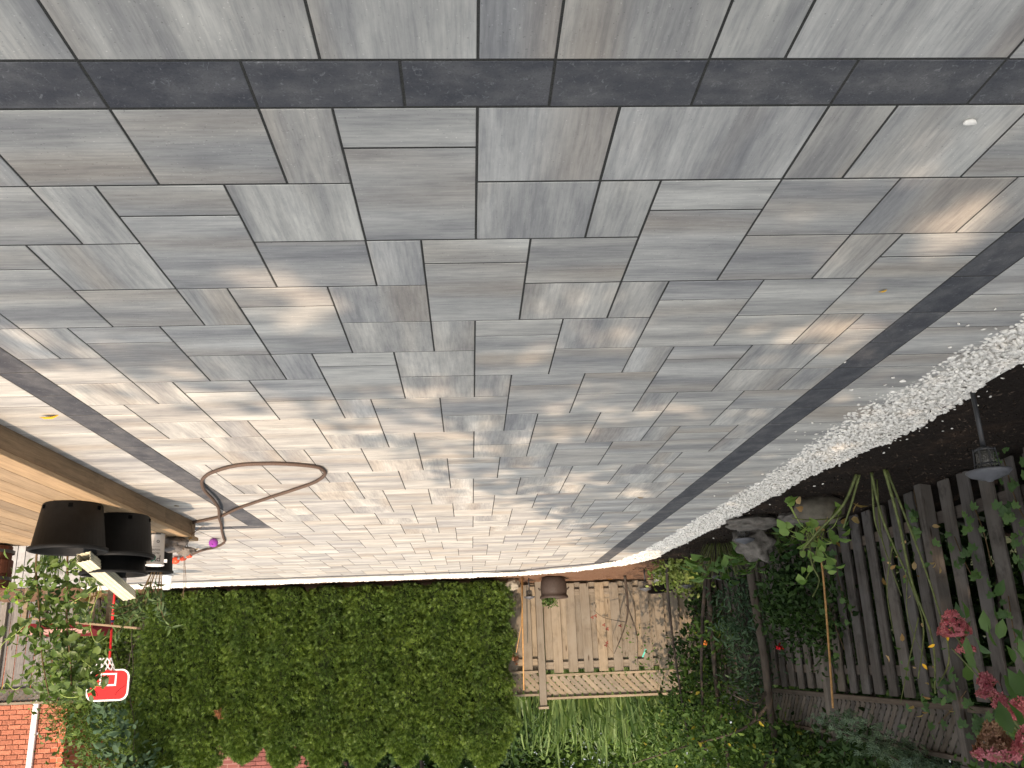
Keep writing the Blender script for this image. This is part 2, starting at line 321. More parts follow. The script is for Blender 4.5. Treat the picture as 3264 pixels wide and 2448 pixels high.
class MB:
    def __init__(s): s.V = []; s.F = []
    def add(s, V, F):
        b = len(s.V); s.V += [tuple(v) for v in V]; s.F += [tuple(i + b for i in f) for f in F]; return s
    def box(s, c, size, R=None, bev=0.0):
        V, F = boxVF(size, bev); R = R or Matrix.Identity(3)
        return s.add([R @ Vector(v) + Vector(c) for v in V], F)
    def tube(s, pts, rad, n=8, cap=True):
        V, F = tubeVF(pts, rad, n, cap); return s.add(V, F)
    def lathe(s, prof, c=(0, 0, 0), n=32, closed=False):
        V, F = latheVF(prof, n, closed); return s.add([Vector(v) + Vector(c) for v in V], F)
    def mk(s, name, mat, parent=None, smooth=False, kind=None, loc=(0, 0, 0)):
        L = Vector(loc); return mk(name, [tuple(Vector(v) - L) for v in s.V], s.F, mat, parent, smooth, kind, loc)
def boxVF(size, bev=0.0):
    x, y, z = [k / 2 for k in size]
    if not bev:
        return ([(-x, -y, -z), (x, -y, -z), (x, y, -z), (-x, y, -z), (-x, -y, z), (x, -y, z), (x, y, z), (-x, y, z)],
                [(0, 3, 2, 1), (4, 5, 6, 7), (0, 1, 5, 4), (1, 2, 6, 5), (2, 3, 7, 6), (3, 0, 4, 7)])
    b = bev; V = []; F = []; idx = {}
    for sx in (-1, 1):
        for sy in (-1, 1):
            for sz in (-1, 1):
                for ax in range(3):
                    idx[(sx, sy, sz, ax)] = len(V)
                    p = [sx * (x - b), sy * (y - b), sz * (z - b)]; p[ax] = (sx * x, sy * y, sz * z)[ax]; V.append(tuple(p))
    def q(*k): F.append(tuple(idx[i] for i in k))
    for s_ in (-1, 1):
        a = [(s_, -1, -1, 0), (s_, 1, -1, 0), (s_, 1, 1, 0), (s_, -1, 1, 0)]; q(*(a if s_ > 0 else a[::-1]))
        a = [(-1, s_, -1, 1), (-1, s_, 1, 1), (1, s_, 1, 1), (1, s_, -1, 1)]; q(*(a if s_ > 0 else a[::-1]))
        a = [(-1, -1, s_, 2), (1, -1, s_, 2), (1, 1, s_, 2), (-1, 1, s_, 2)]; q(*(a if s_ > 0 else a[::-1]))
    for i in (-1, 1):
        for j in (-1, 1):
            for (ax, mk_) in ((0, lambda t: (t, i, j)), (1, lambda t: (i, t, j)), (2, lambda t: (i, j, t))):
                o1, o2 = [k for k in range(3) if k != ax]
                a = [(*mk_(-1), o1), (*mk_(1), o1), (*mk_(1), o2), (*mk_(-1), o2)]
                va, vb, vc = [Vector(V[idx[k]]) for k in a[:3]]
                if (vb - va).cross(vc - vb).dot(va + vc) < 0: a = a[::-1]
                q(*a)
    for i in (-1, 1):
        for j in (-1, 1):
            for k in (-1, 1):
                a = [(i, j, k, 0), (i, j, k, 1), (i, j, k, 2)]
                if i * j * k < 0: a = a[::-1]
                q(*a)
    return V, F
def tubeVF(pts, rad, n=8, cap=True):
    pts = [Vector(p) for p in pts]; V = []; F = []
    if not hasattr(rad, '__len__'): rad = [rad] * len(pts)
    up = None
    for i, p in enumerate(pts):
        t = (pts[min(i + 1, len(pts) - 1)] - pts[max(i - 1, 0)]).normalized()
        if up is None:
            up = Vector((0, 0, 1)) if abs(t.z) < 0.9 else Vector((1, 0, 0))
        a = t.cross(up); a = a.normalized() if a.length > 1e-6 else Vector((1, 0, 0)); up = a.cross(t).normalized()
        for k in range(n):
            w = 2 * math.pi * k / n
            V.append(p + (a * math.cos(w) + up * math.sin(w)) * rad[i])
    for i in range(len(pts) - 1):
        for k in range(n):
            k2 = (k + 1) % n; F.append((i * n + k, i * n + k2, (i + 1) * n + k2, (i + 1) * n + k))
    if cap:
        F.append(tuple(range(n))[::-1]); F.append(tuple((len(pts) - 1) * n + k for k in range(n)))
    return V, F
def latheVF(prof, n=32, closed=False):
    V = []; F = []
    for r, z in prof:
        for k in range(n):
            w = 2 * math.pi * k / n; V.append((r * math.cos(w), r * math.sin(w), z))
    m_ = len(prof)
    for i in range(m_ - 1 + (1 if closed else 0)):
        j = (i + 1) % m_
        for k in range(n):
            k2 = (k + 1) % n; F.append((i * n + k, i * n + k2, j * n + k2, j * n + k))
    return V, F
def spline(pts, sub=6):
    P = [Vector(p) for p in pts]; out = []
    for i in range(len(P) - 1):
        p0, p1, p2, p3 = P[max(i - 1, 0)], P[i], P[i + 1], P[min(i + 2, len(P) - 1)]
        for k in range(sub):
            t = k / sub
            out.append(0.5 * ((2 * p1) + (p2 - p0) * t + (2 * p0 - 5 * p1 + 4 * p2 - p3) * t * t + (3 * p1 - p0 - 3 * p2 + p3) * t ** 3))
    out.append(P[-1]); return out
def unit(a): return a / np.maximum(np.linalg.norm(a, axis=-1, keepdims=True), 1e-9)
def rdir(n): return unit(rng.normal(size=(n, 3)))

LEAF_S = (np.array([[0, 0, 0], [.45, .5, .10], [.5, 0, 0], [.45, -.5, .10], [1, 0, -.12]], float), np.array([[0, 2, 1], [2, 4, 1], [0, 3, 2], [3, 4, 2]]))
LEAF_N = (np.array([[0, 0, 0], [.22, .36, .07], [.58, .40, .06], [1, 0, -.16], [.58, -.40, .06], [.22, -.36, .07], [.26, 0, 0], [.62, 0, -.04]], float),
          np.array([[0, 6, 1], [6, 2, 1], [6, 7, 2], [7, 3, 2], [0, 5, 6], [5, 4, 6], [6, 4, 7], [4, 3, 7]]))
def spray_shape(nb=5):
    V = []; F = []
    for i in range(nb):
        a = math.radians(-62 + 124 * i / (nb - 1)); L = 1.0 - 0.35 * abs(i - (nb - 1) / 2) / ((nb - 1) / 2)
        dx, dy = math.cos(a), math.sin(a); b = 0.25 * (1 - abs(a))
        o = np.array([max(b, 0), 0, 0]); D = np.array([dx, dy, 0]); S = np.array([-dy, dx, 0]); z = np.array([0, 0, 0.10 * (1 if i % 2 else -1)])
        k = len(V); V += [o, o + D * L * .55 + S * .11 + z, o + D * L, o + D * L * .55 - S * .11 + z]; F += [[k, k + 1, k + 2], [k, k + 2, k + 3]]
    return np.array(V), np.array(F)
SPRAY = spray_shape(5)
def scatter(shape, P, D, Nn, L, W=None):
    """place a small leaf shape at each point: x along D, z along normal"""
    V0, F0 = shape; n = len(P); D = unit(D); S = unit(np.cross(Nn, D)); Z = np.cross(D, S)
    L = np.broadcast_to(np.asarray(L, float), (n,)); W = L if W is None else np.broadcast_to(np.asarray(W, float), (n,))
    V = (P[:, None, :] + V0[None, :, 0, None] * (D * L[:, None])[:, None, :] + V0[None, :, 1, None] * (S * W[:, None])[:, None, :]
         + V0[None, :, 2, None] * (Z * L[:, None])[:, None, :])
    F = F0[None] + (np.arange(n) * len(V0))[:, None, None]
    return V.reshape(-1, 3), F.reshape(-1, 3)
def blob_points(c, rad, n, shell=0.55):
    dr = rdir(n); t = (shell + (1 - shell) * rng.random(n)) ** 1.0
    return np.asarray(c) + dr * np.asarray(rad) * t[:, None], dr
def leaf_blob(c, rad, n, size, shape=LEAF_S, shell=0.45, wr=0.6, up=0.4, clump=0.0):
    P, dr = blob_points(c, rad, n, shell)
    if clump:
        k = max(6, n // (45 if clump < .26 else 24)); C, _ = blob_points(c, rad, k, 0.55); P = C[rng.integers(0, k, n)] + rng.normal(size=(n, 3)) * clump
        dr = unit(P - np.asarray(c))
    Nn = unit(dr * 0.5 + rdir(n) * 0.7 + np.array([0, 0, up])); D = unit(np.cross(Nn, rdir(n)) + dr * 0.35 - np.array([0, 0, .15]))
    L = size * (0.6 + 0.8 * rng.random(n)); return scatter(shape, P, D, Nn, L, L * wr)
def join(parts):
    Vs = []; Fs = []; k = 0
    for V, F in parts: Vs.append(V); Fs.append(F + k); k += len(V)
    return np.concatenate(Vs), np.concatenate(Fs)
def rock_mesh(seed, n=1, size=1.0, rough=0.25):
    r_ = random.Random(seed); import bmesh
    bm = bmesh.new(); bmesh.ops.create_icosphere(bm, subdivisions=n, radius=size)
    o = Vector((r_.random() * 50, r_.random() * 50, r_.random() * 50))
    for v in bm.verts: v.co *= 1 + rough * noise.noise(v.co * (1.6 / size) + o) + rough * .5 * noise.noise(v.co * (3.7 / size) + o)
    V = np.array([v.co[:] for v in bm.verts]); F = np.array([[x.index for x in f.verts] for f in bm.faces]); bm.free(); return V, F
def rot3(n):
    q = unit(rng.normal(size=(n, 4))); w, x, y, z = q.T
    return np.stack([np.stack([1 - 2 * (y * y + z * z), 2 * (x * y - z * w), 2 * (x * z + y * w)], -1), np.stack([2 * (x * y + z * w), 1 - 2 * (x * x + z * z), 2 * (y * z - x * w)], -1),
                     np.stack([2 * (x * z - y * w), 2 * (y * z + x * w), 1 - 2 * (x * x + y * y)], -1)], 1)
def leaf_mesh(name, mat, shape=LEAF_N, wr=0.7):
    V, F = shape; V = V.copy(); V[:, 1] *= wr; return mesh_of(name, V, F, mat, True)
def orient(D, Nn):
    D = Vector(D).normalized(); S = Vector(Nn).cross(D).normalized(); Z = D.cross(S)
    return Matrix((D, S, Z)).transposed().to_euler()
def rv(): return Vector(rdir(1)[0])


# ================================================================ SETTING
U_ = 0.16                                   # paving module in metres
def gx(a): return -a * U_
def gy(b): return b * U_
# ground sheet to the horizon
g_ = mk('ground', [(-300, -300, -0.14), (300, -300, -0.14), (300, 300, -0.14), (-300, 300, -0.14)], [(0, 1, 2, 3)], 'ground'); g_['kind'] = 'structure'
# garden soil: a bumpy sheet round the patio
def soil_sheet(name, x0, x1, y0, y1, step):
    nx, ny = int((x1 - x0) / step) + 1, int((y1 - y0) / step) + 1
    X, Y = np.meshgrid(np.linspace(x0, x1, nx), np.linspace(y0, y1, ny)); V = []
    for x, y in zip(X.ravel(), Y.ravel()):
        h = -0.022 + 0.020 * noise.noise(Vector((x * 2.2, y * 2.2, 0))) + 0.012 * noise.noise(Vector((x * 9, y * 9, 3))) + 0.007 * noise.noise(Vector((x * 30, y * 30, 5)))
        h += 0.05 * max(0.0, min(1.0, (y - 11.0) / 1.3)) * (1 if x < -0.4 else 0.2) + 0.035 * max(0.0, min(1.0, (-2.5 - x) / 1.0)) - 0.02 * (x > -2.25 and y < 11)
        V.append((x, y, h))
    F = np.array([[j * nx + i, j * nx + i + 1, (j + 1) * nx + i + 1, (j + 1) * nx + i] for j in range(ny - 1) for i in range(nx - 1)])
    o = mk(name, V, F, 'soil', None, True); o['kind'] = 'structure'; return o
soil_sheet('soil_bed', -4.6, -2.02, -4.0, 13.4, 0.05)
soil_sheet('soil_strip', -2.02, 7.5, 10.55, 13.4, 0.07)

# ---- patio: dark sand base with every slab a piece of its own
patio = mk('patio', [(gx(-40), -4, -0.045), (gx(13.3), -4, -0.045), (gx(13.3), gy(69), -0.045), (gx(-40), gy(69), -0.045),
                     (gx(-40), -4, -0.0016), (gx(13.3), -4, -0.0016), (gx(13.3), gy(62), -0.0016), (gx(9), gy(66), -0.0016), (gx(4), gy(68.3), -0.0016), (gx(-40), gy(68.3), -0.0016)],
           [(3, 2, 1, 0), (4, 9, 8, 7, 6, 5)], 'sand'); patio['kind'] = 'structure'
GAP = 0.0058; TH = 0.05
_pm = {}
def paver_mesh(w, dd, mat):
    key = (round(w, 3), round(dd, 3), mat)
    if key not in _pm:
        x, y = w / 2, dd / 2; c = 0.0016; V = []
        for z, i in ((-TH, 0), (-c, 0), (0, c)):
            V += [(-x + i, -y + i, z), (x - i, -y + i, z), (x - i, y - i, z), (-x + i, y - i, z)]
        F = [(8, 9, 10, 11)]
        for l in (0, 4):
            for k in range(4): F.append((l + k, l + (k + 1) % 4, l + 4 + (k + 1) % 4, l + 4 + k))
        _pm[key] = mesh_of('paver', V, F, mat)
    return _pm[key]
slabs = []      # (a0,a1,b0,b1,kind,streakdir)
def field(a0, a1, b0, b1, sd=None):
    w, dd = a1 - a0, b1 - b0
    if sd is None:
        if w * dd == 2: sd = 'a' if w > dd else 'b'
        elif abs(w - dd) < .1: sd = 'ab'[int(abs(math.sin(a0 * 12.9 + b0 * 78.2) * 43758.5)) % 2]
        else: sd = 'b' if w > dd else 'a'
    slabs.append([a0, a1, b0, b1, 'paver', sd])
fixed = {(0, 0): 'b', (0, 2): 'b', (-4, 2): 'b', (-5, 0): 'a', (-7, 0): 'a', (-4, 4): 'a', (1, 4): 'a', (1, 6): 'b', (5, 2): 'a', (5, 4): 'a', (7, 2): 'b', (-3, 6): 'b', (-8, 4): 'b', (-8, 6): 'a'}
for i in range(-30, 40):
    for j in range(-40, 60):
        oa, ob = -2 + 5 * i + j, 2 * i + 4 * j
        if ob < -6 or ob > 70 or oa < -45 or oa > 14: continue
        for (x0, x1, y0, y1) in ((0, 2, 0, 1), (0, 2, 1, 4), (2, 4, 0, 2), (2, 4, 2, 4), (4, 5, 2, 4)):
            a0, a1, b0, b1 = oa + x0, oa + x1, ob + y0, ob + y1
            b0 = max(b0, 0); b1 = min(b1, 66)
            if a0 >= 2 and b0 < 2: b0 = 2                     # the first row is laid differently here
            a1 = min(a1, 10)
            if b0 >= b1 or a0 >= a1: continue
            L = -11 if b0 < 38 else -38
            if a1 <= L: continue
            if a0 < L: a0 = L
            if b0 < 38 < b1 and a0 < -11: b0 = 38
            if a0 < -11 and b1 <= 38: continue
            field(a0, a1, b0, b1, fixed.get((a0, b0)))
for a0, a1, sd in ((2, 5, 'b'), (5, 6, 'b'), (6, 8, 'b'), (8, 10, 'a')): field(a0, a1, 0, 2, sd)
# slabs on the near side of the dark band
xs = [-13, -11, -10, -7, -5, -2, 0, 1, 3, 4, 7, 9, 10, 12.6]
for a0, a1 in zip(xs[:-1], xs[1:]): field(a0, a1, -3, -1, 'b')
xs = [-13, -10, -8, -6, -5, -3, 0, 2, 4, 5, 8, 10, 12.6]
for a0, a1 in zip(xs[:-1], xs[1:]): field(a0, a1, -5, -3, 'a')
# outer strips beyond the dark bands
bs = [-1, 1, 2, 4, 5, 7, 8, 9, 11, 12, 14, 16, 18, 21, 23, 24, 26, 29, 31, 33, 34, 37, 39, 41, 44, 45, 47, 50, 52, 54, 57, 59, 61]
for b0, b1 in zip(bs[:-1], bs[1:]): field(11, 13.3, b0, b1, 'a')
bs = [-1, 1, 3, 4, 6, 9, 11, 13, 14, 16, 17, 20, 23, 25, 28, 30, 31, 34, 37]
for b0, b1 in zip(bs[:-1], bs[1:]): field(-14.3, -12, b0, b1, 'a')
for a0 in range(-38, -14, 3): field(a0, min(a0 + 3, -14.3), 35.6, 37, 'a')
for a0 in range(-38, 3, 2): field(a0, a0 + 2, 67, 68.2, 'a')
def border(a0, a1, b0, b1): slabs.append([a0, a1, b0, b1, 'border', 'a' if a1 - a0 > b1 - b0 else 'b'])
for a0 in range(-13, 11, 2): border(a0, min(a0 + 2, 11), -1, 0)
for b0 in range(0, 62, 2): border(10, 11, b0, b0 + 2)
bb = [0, 1, 3, 5, 7, 9, 11, 13, 15, 17, 19, 21, 23, 25, 27, 29, 31, 33, 35, 37]
for b0, b1 in zip(bb[:-1], bb[1:]): border(-12, -11, b0, b1)
for a0 in range(-37, -11, 2): border(a0, a0 + 2, 37, 38)
for a0 in range(-38, 4, 2): border(a0, a0 + 2, 66, 67)
# diagonal far corner: cut everything along the line (4.5,66) -> (10.5,62)
def clip(poly, px, py, nx, ny):
    out = []
    for i in range(len(poly)):
        p, q = poly[i], poly[(i + 1) % len(poly)]; dp = (p[0] - px) * nx + (p[1] - py) * ny; dq = (q[0] - px) * nx + (q[1] - py) * ny
        if dp <= 0: out.append(p)
        if (dp < 0 < dq) or (dq < 0 < dp): t = dp / (dp - dq); out.append((p[0] + (q[0] - p[0]) * t, p[1] + (q[1] - p[1]) * t))
    return out
LN = Vector((4.0, 6.2)).normalized()
camx, camy = 0.04, -1.67
def view_weight(s):
    x, y = gx((s[0] + s[1]) / 2), gy((s[2] + s[3]) / 2); dy = y - camy
    vis = dy > 1.3 and abs((x - camx) + 0.056 * dy) < dy * 0.62 + 0.25
    return (1 if vis else 0) * (s[1] - s[0]) * (s[3] - s[2]) / max(dy, .5) ** 3
sep = {'paver': [s for s in slabs if s[4] == 'paver'], 'border': [s for s in slabs if s[4] == 'border']}
far = {'paver': MB(), 'border': MB()}
for kind, lst in sep.items():
    lst.sort(key=view_weight, reverse=True)
    for i, s in enumerate(lst):
        a0, a1, b0, b1, _, sd = s; x0, x1 = sorted((gx(a0), gx(a1))); y0, y1 = gy(b0), gy(b1)
        cx, cy, w, dd = (x0 + x1) / 2, (y0 + y1) / 2, x1 - x0 - GAP, y1 - y0 - GAP * 1.3
        dz = random.uniform(-0.0008, 0.0008)
        lim = 290 if kind == 'paver' else 80
        if i < lim and view_weight(s) > 0 and not (a1 > 3 and b1 > 60):
            nm = 'paver' if kind == 'paver' else 'border_paver'
            if sd == 'a': inst(nm, paver_mesh(w, dd, kind), patio, (cx, cy, dz), (0, 0, random.choice((0, math.pi))))
            else: inst(nm, paver_mesh(dd, w, kind), patio, (cx, cy, dz), (0, 0, math.pi / 2 * random.choice((1, -1))))
        else:
            poly = [(cx - w / 2, cy - dd / 2), (cx + w / 2, cy - dd / 2), (cx + w / 2, cy + dd / 2), (cx - w / 2, cy + dd / 2)]
            if kind == 'paver' and b1 > 61: poly = clip(poly, gx(10.5), gy(61.9), -LN.x, LN.y)
            if len(poly) < 3: continue
            n = len(poly); V = [(x, y, dz) for x, y in poly] + [(x, y, -TH) for x, y in poly]
            far[kind].add(V, [tuple(range(n))] + [(k, n + k, n + (k + 1) % n, (k + 1) % n) for k in range(n)])
# diagonal run of dark pavers and the light strip behind it
dirv = Vector((gx(4) - gx(10.5), gy(66.2) - gy(62), 0)); Ld = dirv.length; dn = dirv.normalized(); nn = Vector((dn.y, -dn.x, 0))
if nn.y < 0: nn = -nn
for k in range(4):
    for kind, o0, o1 in (('border', 0.0, 0.158), ('paver', 0.164, 0.33)):
        s0, s1 = Ld * k / 4 + 0.003, Ld * (k + 1) / 4 - 0.003; p = Vector((gx(10.5), gy(62), 0))
        q = [p + dn * s0 + nn * o0, p + dn * s1 + nn * o0, p + dn * s1 + nn * o1, p + dn * s0 + nn * o1]
        if (q[1] - q[0]).cross(q[2] - q[1]).z < 0: q = q[::-1]
        V = [(v.x, v.y, 0.0004) for v in q] + [(v.x, v.y, -TH) for v in q]
        far[kind].add(V, [(0, 1, 2, 3)] + [(i, 4 + i, 4 + (i + 1) % 4, (i + 1) % 4) for i in range(4)])
far['paver'].mk('distant_pavers', 'paver_far', patio, False, 'stuff'); far['border'].mk('distant_border_pavers', 'border_far', patio, False, 'stuff')

# ---- white gravel border (stuff) and loose stones
PATH = [(14.3, -6, 1.1), (14.25, 6, 1.1), (14.1, 10, 1.15), (14.0, 14, 1.4), (14.1, 18, 1.6), (14.2, 21, 1.6), (14.05, 28, 1.15), (14.0, 42, 1.2), (13.6, 56, 1.15), (12.9, 62, 1.25), (10.2, 66, 1.4), (6, 69.3, 1.4), (0, 69.9, 1.7), (-14, 69.9, 1.8), (-34, 70.2, 1.9)]
pts = [Vector((gx(a), gy(b), w * U_)) for a, b, w in PATH]; sp = spline(pts, 12)
seg = [(sp[i], sp[i + 1]) for i in range(len(sp) - 1)]
area = np.array([((q - p).to_2d().length) * (p.z + q.z) for p, q in seg]); cum = np.cumsum(area) / area.sum()
def gravel_points(n):
    out = []
    for _ in range(n):
        p, q = seg[min(int(np.searchsorted(cum, random.random())), len(seg) - 1)]
        t = random.random(); c = p.lerp(q, t); dv = (q - p).to_2d().normalized(); nv = Vector((-dv.y, dv.x))
        w = c.z * (1 + 0.28 * noise.noise(Vector((c.x * 2.1, c.y * 2.1, 9))) + 0.16 * noise.noise(Vector((c.x * 8, c.y * 8, 2))))
        u = random.uniform(-1, 1); e = w * u
        out.append((c.x + nv.x * e, c.y + nv.y * e, u))
    return np.array(out)
GP = gravel_points(23000); n = len(GP)
rocks = [rock_mesh(100 + k, 1, 1.0, 0.55) for k in range(5)]
rocks = [(V[:42], F) for V, F in rocks]
near = np.linalg.norm(GP[:, :2] - np.array([camx, camy]), axis=1)
parts = []
lowV, lowF = [], []
_ph = (1 + 5 ** .5) / 2
octV = unit(np.array([[-1, _ph, 0], [1, _ph, 0], [-1, -_ph, 0], [1, -_ph, 0], [0, -1, _ph], [0, 1, _ph], [0, -1, -_ph], [0, 1, -_ph], [_ph, 0, -1], [_ph, 0, 1], [-_ph, 0, -1], [-_ph, 0, 1]], float))
octF = np.array([[0, 11, 5], [0, 5, 1], [0, 1, 7], [0, 7, 10], [0, 10, 11], [1, 5, 9], [5, 11, 4], [11, 10, 2], [10, 7, 6], [7, 1, 8], [3, 9, 4], [3, 4, 2], [3, 2, 6], [3, 6, 8], [3, 8, 9], [4, 9, 5], [2, 4, 11], [6, 2, 10], [8, 6, 7], [9, 8, 1]])
R = rot3(n); R[:, 2, :] *= 0.7
sz = (0.0085 + 0.0085 * rng.random(n) ** 1.6) * np.where(near > 8, 1.15, 1.0)
sc3 = np.stack([1.15 + .35 * rng.random(n), .9 + .25 * rng.random(n), .5 + .25 * rng.random(n)], -1)
layer = rng.random(n); Z = -0.016 + 0.020 * layer * (1 - 0.75 * np.abs(GP[:, 2]) ** 3) + 0.006
jit = 1 + 0.13 * rng.normal(size=(n, 12, 1))
V = (octV[None] * jit * sc3[:, None, :] * sz[:, None, None]) @ np.transpose(R, (0, 2, 1)) + np.stack([GP[:, 0], GP[:, 1], Z], -1)[:, None, :]
Fg = octF[None] + (np.arange(n) * 12)[:, None, None]
gravel = mk('gravel', V.reshape(-1, 3), Fg.reshape(-1, 3), 'gravel', None, False, 'stuff')
tag(gravel, 'strip of broken white stone chips between the paving and the garden soil', 'gravel')
# gravel bed underneath so that no dark base shows between the chips
MBg = MB(); L = len(sp)
for i in range(L):
    dv = (sp[min(i + 1, L - 1)] - sp[max(i - 1, 0)]).to_2d().normalized(); nv = Vector((-dv.y, dv.x)); w = sp[i].z * 0.93
    MBg.V += [(sp[i].x + nv.x * w, sp[i].y + nv.y * w, -0.005), (sp[i].x - nv.x * w, sp[i].y - nv.y * w, -0.005)]
for i in range(L - 1): MBg.F.append((2 * i, 2 * i + 1, 2 * i + 3, 2 * i + 2))
MBg.mk('gravel_bed', 'gravel')['kind'] = 'structure'
# stray chips on paving and soil
st = []
for k in range(95):
    p, q = random.choice(seg[:90]); c = p.lerp(q, random.random()); side = 1 if random.random() < 0.55 else -1
    e = c.z * random.uniform(0.98, 1.0) + random.expovariate(9.0) * (1 if side < 0 else .8)
    dv = (q - p).to_2d().normalized(); nv = Vector((-dv.y, dv.x)) * side
    st.append((c.x + nv.x * e, c.y + nv.y * e))
st = np.array(st); n = len(st); R = rot3(n); R[:, 2, :] *= .6
V = (octV[None] * (1 + .13 * rng.normal(size=(n, 12, 1))) * np.array([1.3, 1.0, .6]) * (0.0045 + 0.006 * rng.random(n))[:, None, None]) @ np.transpose(R, (0, 2, 1)) + np.stack([st[:, 0], st[:, 1], np.full(n, .006)], -1)[:, None, :]
Fg = octF[None] + (np.arange(n) * 12)[:, None, None]
tag(mk('stray_gravel', V.reshape(-1, 3), Fg.reshape(-1, 3), 'gravel', None, False, 'stuff'), 'white stone chips strayed onto the pavers beside the gravel strip', 'gravel')
Vr, Fr = rock_mesh(5, 2, 1.0, 0.35)
for (x, y, s, lab) in ((-1.16, 0.06, 0.0125, 'single white pebble lying alone on a tan paver near the dark band'), (-2.03, 0.86, .012, 'white stone chip on the paver just outside the side band'), (-1.99, 2.12, .012, 'white stone chip sitting at the edge of the paving in front of the gravel')):
    tag(mk('pebble', Vr * s * np.array([1.25, .75, .55]), Fr, 'gravel', None, True, None, (x, y, s * .45)), lab, 'pebble')
# bark mulch chips on the soil (stuff)
n = 5200; P = np.stack([rng.uniform(-3.5, -2.3, n), rng.uniform(1.2, 11.8, n) ** 1.0, np.zeros(n)], -1)
P[:, 2] = [-0.010 + 0.020 * noise.noise(Vector((x * 2.2, y * 2.2, 0))) + 0.035 * max(0.0, min(1.0, (-2.5 - x) / 1.0)) + .004 for x, y, _ in P]
Vc, Fc = scatter(LEAF_S, P, unit(rng.normal(size=(n, 3)) * np.array([1, 1, .35])), unit(rng.normal(size=(n, 3)) * .5 + np.array([0, 0, 1])), 0.012 + 0.03 * rng.random(n) ** 2, 0.010)
tag(mk('bark_mulch', Vc, Fc, 'chip', None, False, 'stuff'), 'dark bark mulch scattered over the garden soil', 'mulch')

# ================================================================ FENCES
def lattice(parent, origin, ux, length, z0, z1, mat, pitch=0.085, sw=0.040, th=0.008, depth=None):
    """two crossing layers of diagonal strips, each strip a piece of its own"""
    H = z1 - z0; ux = Vector(ux); nrm = Vector((0, 0, 1)).cross(ux) if depth is None else Vector(depth)
    for lay, sgn in ((0, 1), (1, -1)):
        k = -int(H / pitch) - 1
        while k * pitch < length:
            s0 = k * pitch; pts_ = []
            p = [(s0 if sgn > 0 else s0 + H, z0), (s0 + H if sgn > 0 else s0, z1)]
            # clip to panel
            def cut(pa, pb):
                (xa, za), (xb, zb) = pa, pb
                if xa > xb: xa, za, xb, zb = xb, zb, xa, za
                lo, hi = max(xa, 0.0), min(xb, length)
                if hi - lo < 0.03: return None
                f = lambda x: za + (zb - za) * (x - xa) / (xb - xa)
                return (lo, f(lo)), (hi, f(hi))
            c = cut(*p)
            if c:
                a = Vector(origin) + ux * c[0][0] + Vector((0, 0, c[0][1])) + nrm * (lay * (th + .001)); b = Vector(origin) + ux * c[1][0] + Vector((0, 0, c[1][1])) + nrm * (lay * (th + .001))
                dv = b - a; Ls = dv.length; zax = dv.normalized(); xax = nrm.normalized(); yax = zax.cross(xax)
                o = inst('lattice_strip', lat_mesh(Ls, sw, th, mat), parent, (a + b) / 2, Matrix((xax, yax, zax)).transposed().to_euler())
            k += 1
_lm = {}
def lat_mesh(L, w, t, mat):
    key = (round(L, 2), w, t, mat)
    if key not in _lm: V, F = boxVF((t, w, round(L, 2))); _lm[key] = mesh_of('lattice_strip', V, F, mat)
    return _lm[key]
_bm = {}
def board(parent, name, size, loc, mat, rot=None, bev=0.003):
    key = (name, tuple(round(s, 3) for s in size), mat)
    if key not in _bm: V, F = boxVF(size, bev); _bm[key] = mesh_of(name, V, F, mat)
    return inst(name, _bm[key], parent, loc, rot)

# grey side fence along x = -3.5
sf = thing('wooden_fence', 'weathered grey wooden fence with spaced upright boards and lattice top along the shaded bed', 'fence', (-3.5, 4, 0))
y = 1.9; k = 0
while y < 12.1:
    post = abs((y - 7.2 + 1.2) % 2.4 - 1.2) < 0.135
    z0 = 0.02 + random.uniform(-.01, .02); z1 = 1.57 + random.uniform(-.01, .01)
    w = 0.145 + random.uniform(-.008, .008)
    board(sf, 'fence_board', (0.019, w, 1.55), (-3.475, y, 0.80 + random.uniform(-.012, .012)), 'fence_grey', (random.uniform(-.006, .006), 0, random.uniform(-.03, .03)))
    board(sf, 'fence_board', (0.019, w, 1.55), (-3.552, y + 0.134, 0.80), 'fence_grey', (random.uniform(-.006, .006), 0, 0))
    y += 0.268; k += 1
for yy in (2.4, 4.8, 7.2, 9.6, 12.0):
    p = board(sf, 'post', (0.09, 0.09, 2.0), (-3.44, yy + .02, 1.0), 'fence_grey')
    board(p, 'post_cap', (0.115, 0.115, 0.03), (-3.44, yy + .02, 2.015), 'fence_grey')
for y0 in (0.0, 2.4, 4.8, 7.2, 9.6):
    y1 = y0 + 2.4
    for z, hh in ((0.27, 0.085), (1.38, 0.085)): board(sf, 'rail', (0.036, 2.38, hh), (-3.514, (y0 + y1) / 2, z), 'fence_grey_y')
    board(sf, 'cap_rail', (0.06, 2.30, 0.045), (-3.475, (y0 + y1) / 2 + .02, 1.625), 'fence_grey_y'); board(sf, 'cap_rail', (0.06, 2.30, 0.035), (-3.475, (y0 + y1) / 2 + .02, 1.975), 'fence_grey_y')
    if y0 >= 2.4: lattice(sf, (-3.478, y0 + 0.07, 0), (0, 1, 0), 2.28, 1.65, 1.955, 'fence_grey', 0.105, 0.050, 0.008, (-1, 0, 0))

